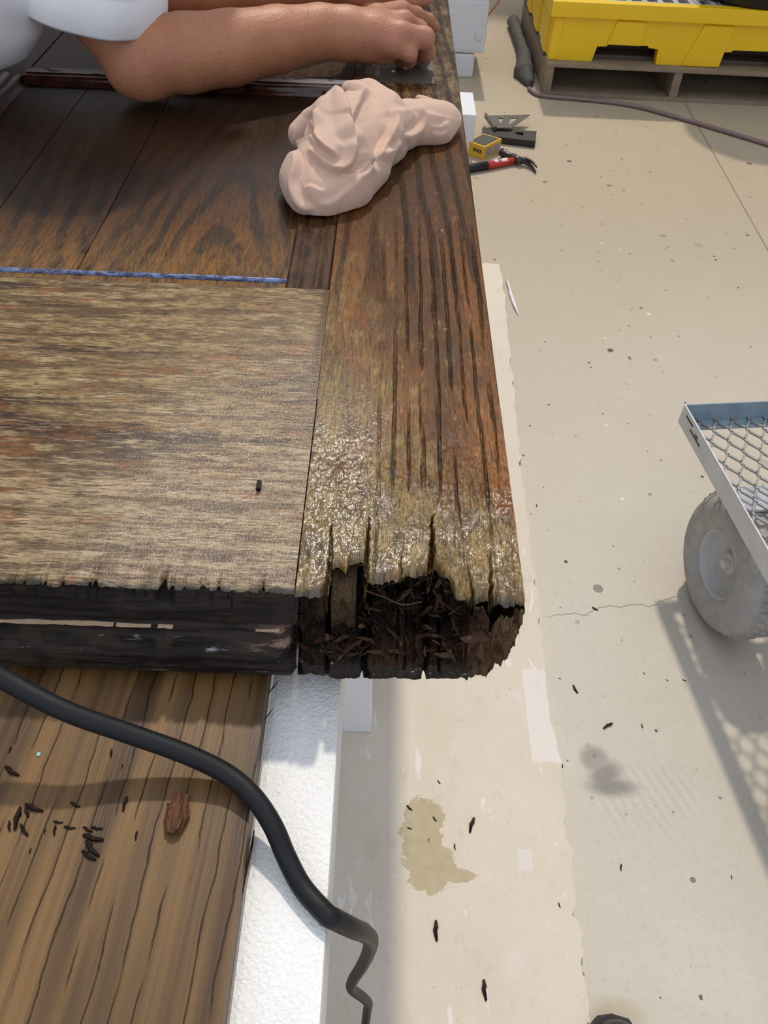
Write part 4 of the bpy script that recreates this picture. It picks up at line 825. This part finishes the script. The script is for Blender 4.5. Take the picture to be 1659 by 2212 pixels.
    for it in range(4):                                # soften the steps
        acc = np.zeros(len(v))
        for k in range(4): np.add.at(acc, q[:, k], D[q[:, (k+1) % 4]]+D[q[:, (k+3) % 4]])
        D = .4*D+.6*acc/cnt
    D += .0009*fbm(v[:, 0]*55, v[:, 1]*40, v[:, 2]*40, 2, 3)
    v = v+n*D[:, None]; v[:, 2] = np.maximum(v[:, 2], b+.0008)
    t = NT('pink_cotton', .9, .2); nn = t.noise(t.sv(30, 30, 30), 1., 4.); wv = t.noise(t.sv(1400, 1400, 1400), 1., 2.)
    c = t.mix(nn, (.57, .375, .28), (.68, .475, .36)); c = t.mix(t.mul(t.step(t.noise(t.sv(45, 45, 45, 3.), 1., 4.), .6, .72), .35), c, (.42, .30, .23))
    pt = t.step(t.noise(t.sv(110, 110, 110, 7.), 1., 2.), .775, .79); c = t.mix(pt, c, (.85, .85, .86))
    t.b.inputs['Sheen Weight'].default_value = .2
    return tag(np_mesh('cotton_rag', v, q, t.out(c, None, t.bump(t.plus(wv, nn), .5, .0006))), 'crumpled dusty pink cotton rag lying on the dark oak', 'rag')
rag()

# ------------------------------------------------------------------ person leaning over the door
def skin_mat():
    t = NT('skin', .48, .4); n = t.noise(t.sv(22, 22, 22), 1., 5., .6); f = t.noise(t.sv(260, 260, 260), 1., 3.); fr = t.noise(t.sv(120, 120, 120, 3.), 1., 3.)
    c = t.mix(n, (.345, .135, .066), (.50, .225, .12)); c = t.mix(t.mul(t.step(fr, .55, .72), .3), c, (.24, .085, .045)); c = t.mix(t.mul(t.step(t.x, -.1, .03), .4), c, (.40, .17, .115))
    t.b.inputs['Subsurface Weight'].default_value = .0
    return t.out(c, None, t.bump(t.plus(f, t.mul(n, 1.2)), .5, .0013))
M_SKIN = skin_mat()
HEM, HEM_R, BULGE = (186, 6, 1.098), .087, (-.478, 1.0, 1.152, .115)
def person():
    root = empty('person', (-.88, 1.17, 0), 'person in a white t-shirt leaning bare forearms on the door', 'person')
    E = np.array([-.286, 1.020, 1.050]); S = np.array([-.50, 1.10, 1.31]); LE, LS = P(322, -48, 1.105), np.array([-.42, 1.42, 1.33])
    b = DT; C = []
    def ch(pts, rr, k=.012):
        q = [np.array(p) for p in pts]; C.append((q, rr, k))
    wr = P(742, 68, b+.050)
    ch([E+[.012, .0, .002], P(400, 116, b+.044), P(500, 104, b+.047), P(600, 86, b+.049), P(690, 70, b+.050), wr], [.038, .0415, .0392, .0355, .0305, .0285], .02)
    ch([E, E+(S-E)*.35, S], [.040, .048, .054], .018); ch([E+[-.010, -.010, -.010], E+[.004, -.010, -.012]], [.028, .029], .015)
    # right hand: metacarpals, then the fingers bent down onto the wood
    mc = [P(846, 97, b+.040), P(866, 72, b+.050), P(872, 48, b+.053), P(868, 24, b+.050)]
    for q, r in zip(mc, (.0125, .0135, .0135, .013)): ch([wr+[.004, 0, -.004], wr*.45+q*.55+[0, 0, .002], q], [.020, .0155, r], .016)
    ch([mc[0], P(884, 116, b+.030), P(884, 130, b+.016), P(862, 130, b+.0095)], [.0112, .0098, .0086, .0078], .005)
    ch([mc[1], P(917, 82, b+.044), P(922, 112, b+.022), P(900, 124, b+.011)], [.0130, .0122, .0108, .0095], .005)
    ch([mc[2], P(906, 66, b+.040), P(915, 88, b+.022), P(900, 100, b+.010)], [.0128, .0112, .0102, .009], .005)
    ch([mc[3], P(900, 32, b+.034), P(924, 44, b+.020), P(938, 57, b+.011)], [.0112, .0094, .0088, .0078], .003)
    ch([wr+[.01, .012, -.012], P(800, 40, b+.026), P(845, 42, b+.014), P(880, 52, b+.011)], [.018, .014, .0115, .0095], .010)
    ch([P(795, 108, b+.030), P(835, 118, b+.024)], [.014, .012], .016)
    # left arm and hand
    lw = P(742, -38, b+.066)
    ch([LE, P(430, -40, b+.085), P(560, -38, b+.078), lw], [.042, .0445, .038, .028], .02); ch([LE, LE+(LS-LE)*.4, LS], [.043, .05, .058], .035)
    lm = [P(838, -60, b+.055), P(850, -48, b+.058), P(852, -34, b+.055), P(846, -20, b+.048)]
    for q, r in zip(lm, (.012, .013, .013, .0125)): ch([lw, lw*.45+q*.55, q], [.020, .0155, r], .014)
    for q, e in zip(lm, ((885, -62), (902, -50), (905, -36), (892, -22))):
        ch([q, P(e[0], e[1], b+.040), P(e[0]+14, e[1]+16, b+.022), P(e[0]+4, e[1]+24, b+.011)], [.0122, .0112, .0100, .0088], .004)
    ch([lw+[.012, -.012, -.008], P(838, -10, b+.042), P(884, 0, b+.034), P(922, -3, b+.026)], [.017, .014, .0125, .0095], .008)
    def arms(x, y, z):
        d = None
        for q, rr, k in C:
            e = None
            for i in range(len(q)-1):
                c = cap(x, y, z, q[i], q[i+1], rr[i], rr[i+1]); e = c if e is None else smin(c, e, .006)
            d = e if d is None else smin(e, d, k)
        return np.maximum(d, b+.0015-z)
    v, f = surface_nets(arms, (-.50, .93, b-.006), (.075, 1.50, 1.40), .0034)
    # head, neck and hidden trunk at a coarser step, part of the same body
    hc = np.array([-.26, 1.27, 1.50])
    def trunk(x, y, z):
        d = cap(x, y, z, (-.82, 1.17, 1.0), (-.56, 1.22, 1.26), .12, .13); d = smin(d, cap(x, y, z, (-.46, 1.13, 1.31), (-.45, 1.40, 1.32), .06, .06), .05)
        d = smin(d, cap(x, y, z, (-.46, 1.26, 1.33), hc+[-.04, 0, -.06], .058, .055), .03)
        hd = np.sqrt(((x-hc[0])/.092)**2+((y-hc[1])/.076)**2+((z-hc[2])/.112)**2)-1; d = smin(d, hd*.08, .02)
        d = smin(d, cap(x, y, z, hc+[.085, 0, -.005], hc+[.105, 0, -.03], .010, .015), .012)
        for s in (-1, 1): d = smin(d, cap(x, y, z, hc+[.0, s*.076, .012], hc+[-.006, s*.08, -.025], .012, .009), .006)
        d = smin(d, cap(x, y, z, hc+[.055, 0, -.07], hc+[.075, 0, -.085], .035, .022), .02)
        for s in (-1, 1): d = np.maximum(d, -(np.sqrt((x-hc[0]-.098)**2+(y-hc[1]-s*.03)**2+(z-hc[2]-.012)**2)-.017))
        d = np.maximum(d, -cap(x, y, z, hc+[.103, -.022, -.062], hc+[.103, .022, -.062], .004, .004))
        for s in (-.1, .1): d = smin(d, cap(x, y, z, (-.86, 1.17+s, .95), (-.90, 1.17+s, .08), .085, .05), .03)
        return d
    v2, f2 = surface_nets(trunk, (-1.2, .9, .0), (-.1, 1.55, 1.66), .009)
    body = np_mesh('body', np.vstack([v, v2]), np.vstack([f, f2+len(v)]), M_SKIN, root)
    # shirt
    sl, col_ = [], []
    def sleeve(s_, h_, r0, r1, seed, tilt):
        ax = (h_-s_)/np.linalg.norm(h_-s_); u = np.cross(ax, (0, 0, 1.)); u /= np.linalg.norm(u); w = np.cross(ax, u); L = np.linalg.norm(h_-s_); m = 56; v, f = [], []
        prof = [(-.02, r0*.5), (.0, r0*.9), (.15, r0), (.4, r0*.5+r1*.5), (.62, r1), (.74, r1*1.0), (.80, r1*1.005), (.815, r1*.985), (.83, r1*1.02), (.92, r1*1.03), (.985, r1*1.03), (1., r1*1.01), (.995, r1*.985), (.9, r1*.965), (.6, r1*.94)]
        for i, (t, r) in enumerate(prof):
            for k in range(m):
                a = 2*math.pi*k/m; rr = r*(1+.05*fbm(math.cos(a)*1.3+seed, math.sin(a)*1.3, t*2.5, 2)*(t < .99 or 1)); p = s_+ax*L*(t+tilt[0]*math.cos(a)*max(0, t-.3)+tilt[1]*math.sin(a)*max(0, t-.3))+rr*(math.cos(a)*u+math.sin(a)*w); v.append(p)
        n_ = len(prof)
        for i in range(n_-1):
            for k in range(m): f.append((i*m+k, i*m+(k+1) % m, (i+1)*m+(k+1) % m, (i+1)*m+k))
        return np.array(v), np.array(f)
    hem, lhem = P(*HEM), LE+(LS-LE)*.40
    def shirt(x, y, z):
        d = cap(x, y, z, (-.82, 1.17, 1.08), (-.58, 1.2, 1.26), .155, .16); d = smin(d, cap(x, y, z, (-.5, 1.10, 1.30), (-.5, 1.40, 1.31), .085, .085), .06)
        d = smin(d, np.sqrt((x-BULGE[0])**2+(y-BULGE[1])**2+((z-BULGE[2])*.98)**2)-BULGE[3], .07)
        d = np.maximum(d, DT+.008-z)
        d = d+.006*vnoise(x*14+z*10, y*14, z*9, 3)+.003*vnoise(x*34+z*22, y*20, z*30, 6)
        return np.maximum(d, -(cap(x, y, z, (-.46, 1.26, 1.36), (-.3, 1.27, 1.5), .062, .075)))
    v, f = surface_nets(shirt, (-1.05, .82, 1.0), (-.2, 1.62, 1.48), .0065)
    for a_ in ((hem+np.array([.055, -.015, .22]), hem, .088, HEM_R, 3., (.0, .0)), (LS, lhem, .085, .068, 8., (0, 0))):
        v3, f3 = sleeve(*a_); f = np.vstack([f, f3+len(v)]); v = np.vstack([v, v3])
    t = NT('white_tshirt', .85, .2); np_mesh('t_shirt', v, f, t.out((.88, .89, .91), None, t.bump(t.noise(t.sv(900, 900, 900), 1., 2.), .3, .0006)), root)
    def jeans(x, y, z):
        d = cap(x, y, z, (-.83, 1.08, .99), (-.83, 1.26, .99), .15, .15)
        for s in (-.1, .1): d = smin(d, cap(x, y, z, (-.84, 1.17+s, .92), (-.90, 1.17+s*1.2, .08), .10, .075), .03)
        return np.maximum(np.maximum(d, .06-z), z-1.08)+.004*vnoise(x*25, y*25, z*18, 5)
    v, f = surface_nets(jeans, (-1.05, .85, .03), (-.62, 1.5, 1.15), .011); np_mesh('jeans', v, f, plain('blue_denim', (.06, .08, .14), .85, .2, 60), root)
    for s in (-.12, .12):
        def bt(x, y, z): return np.maximum(smin(cap(x, y, z, (-.92, 1.17+s, .045), (-.76, 1.17+s, .035), .045, .04), cap(x, y, z, (-.92, 1.17+s, .05), (-.91, 1.17+s, .1), .045, .05), .02), -z)
        v, f = surface_nets(bt, (-.99, 1.1+s, -.01), (-.70, 1.24+s, .16), .008); np_mesh('boot', v, f, plain('brown_boot', (.09, .05, .03), .6), root)
    def hair(x, y, z):
        d = np.sqrt(((x-hc[0])/.099)**2+((y-hc[1])/.083)**2+((z-hc[2])/.119)**2)-1; return np.maximum(d*.08, .02-(z-hc[2])*.9+(x-hc[0])*.55)
    v, f = surface_nets(hair, hc-.14, hc+.14, .006); np_mesh('hair', v, f, plain('grey_hair', (.2, .18, .16), .7, .3, 120), root)
person()

# ------------------------------------------------------------------ loose chips of rotten wood
def chip(px, py, z, size, ang, lab, grp, m=0):
    o = bpy.data.objects.new('wood_chip', SPL[m]); COL.objects.link(o); p = P(px, py, z)
    o.matrix_world = Matrix.Translation((p[0], p[1], z+size*.10)) @ Matrix.Rotation(ang, 4, 'Z') @ Matrix.Diagonal((size*.55, size, size*.38, 1)); tag(o, lab, 'wood chip', grp)
fl_lab, fl_grp = 'small dark chip of rotten wood on the bare concrete', 'chips on the concrete'
for px, py, s, a in ((1242, 1490, .018, .4), (1312, 1568, .022, -1.0), (1387, 1569, .009, .2), (1215, 1655, .008, 0), (1209, 1466, .006, 1.4), (1341, 1874, .011, -.2), (1580, 1895, .007, 0), (1478, 1470, .008, 1.2), (1441, 1470, .006, .9), (1285, 1316, .013, 1.), (1391, 1455, .006, .5), (1159, 1092, .010, 0)): chip(px, py, 0, s, a, fl_lab, fl_grp, 0 if s > .01 else 3)
bl_lab, bl_grp = 'small dark chip of rotten wood on the off-white floor board', 'chips on the floor board'
for px, py, s, a in ((1018, 1783, .026, -.3), (941, 2012, .028, .05), (1046, 2140, .026, .1), (884, 1746, .012, .9), (939, 1770, .010, .7), (885, 1790, .008, 1.3), (982, 1830, .010, .1), (1208, 1956, .008, .3), (948, 1690, .008, .7), (926, 1815, .006, 0)): chip(px, py, .013, s, a, bl_lab, bl_grp, 0)
pl_lab, pl_grp = 'dark crumb of rotten wood on the plywood', 'crumbs on the plywood'
for px, py, s, a in ((26, 1668, .010, 1.1), (37, 1770, .012, .1), (58, 1752, .008, .5), (75, 1748, .010, 1.3), (52, 1795, .008, .8), (20, 1786, .006, .4), (118, 1795, .006, .2), (126, 1777, .005, 1.5), (151, 1789, .006, 1.5), (190, 1793, .006, 1.2), (210, 1790, .006, 1.5), (202, 1812, .011, 1.4), (199, 1836, .011, .9), (192, 1850, .009, 1.1), (163, 1740, .006, 1.2), (269, 1738, .008, 0), (294, 1806, .005, .1), (240, 1628, .005, .2), (264, 1656, .003, 0), (65, 1839, .003, 0), (22, 1620, .004, 0), (97, 1797, .003, 0)): chip(px, py, PLZ, s, a, pl_lab, pl_grp, 0)
kp = P(384, 1760, PLZ)
def chunk(x, y, z):
    u, v, w = x-kp[0], y-kp[1], z-PLZ-.003
    d = (np.sqrt((u/.0058)**2+(v/.0105)**2+(w/.0052)**2)-1)*.0055+.0016*vnoise(u*260, v*120, w*300, 3)+.0011*vnoise(u*900, v*220, w*900, 8)
    return np.maximum(d, PLZ+.0002-z)
v_, f_ = surface_nets(chunk, kp-[.011, .016, .002], kp+[.011, .016, .014], .0005)
o = np_mesh('wood_chunk', v_, f_, plain('reddish_rotten_wood', (.10, .042, .02), .6, .75, 500, bump=.0012, bsc=500, spec=.2)); tag(o, 'largest reddish brown chunk of rotten wood on the plywood', 'wood chunk')
for px, py, m_, lab in ((84, 1630, plain('turquoise_plastic', (.25, .55, .5), .5), 'tiny turquoise paint flake on the plywood'), (377, 1639, M_BARE, 'tiny cream crumb beside the cord on the plywood')):
    p = P(px, py, PLZ); tag(box('paint_flake', (p[0]-.001, p[1]-.001, PLZ), (p[0]+.001, p[1]+.001, PLZ+.0008), m_), lab, 'flake')
sl_ = P(1105, 640, .004); o = bpy.data.objects.new('torn_paper', SPL[3].copy()); COL.objects.link(o); o.data.materials.clear(); o.data.materials.append(plain('white_paper', (.75, .75, .75), .8))
o.matrix_world = Matrix.Translation((sl_[0], sl_[1], .006)) @ Matrix.Rotation(.1, 4, 'Z') @ Matrix.Diagonal((.022, .17, .02, 1)); tag(o, 'torn white paper strip by the ragged board edge', 'paper')
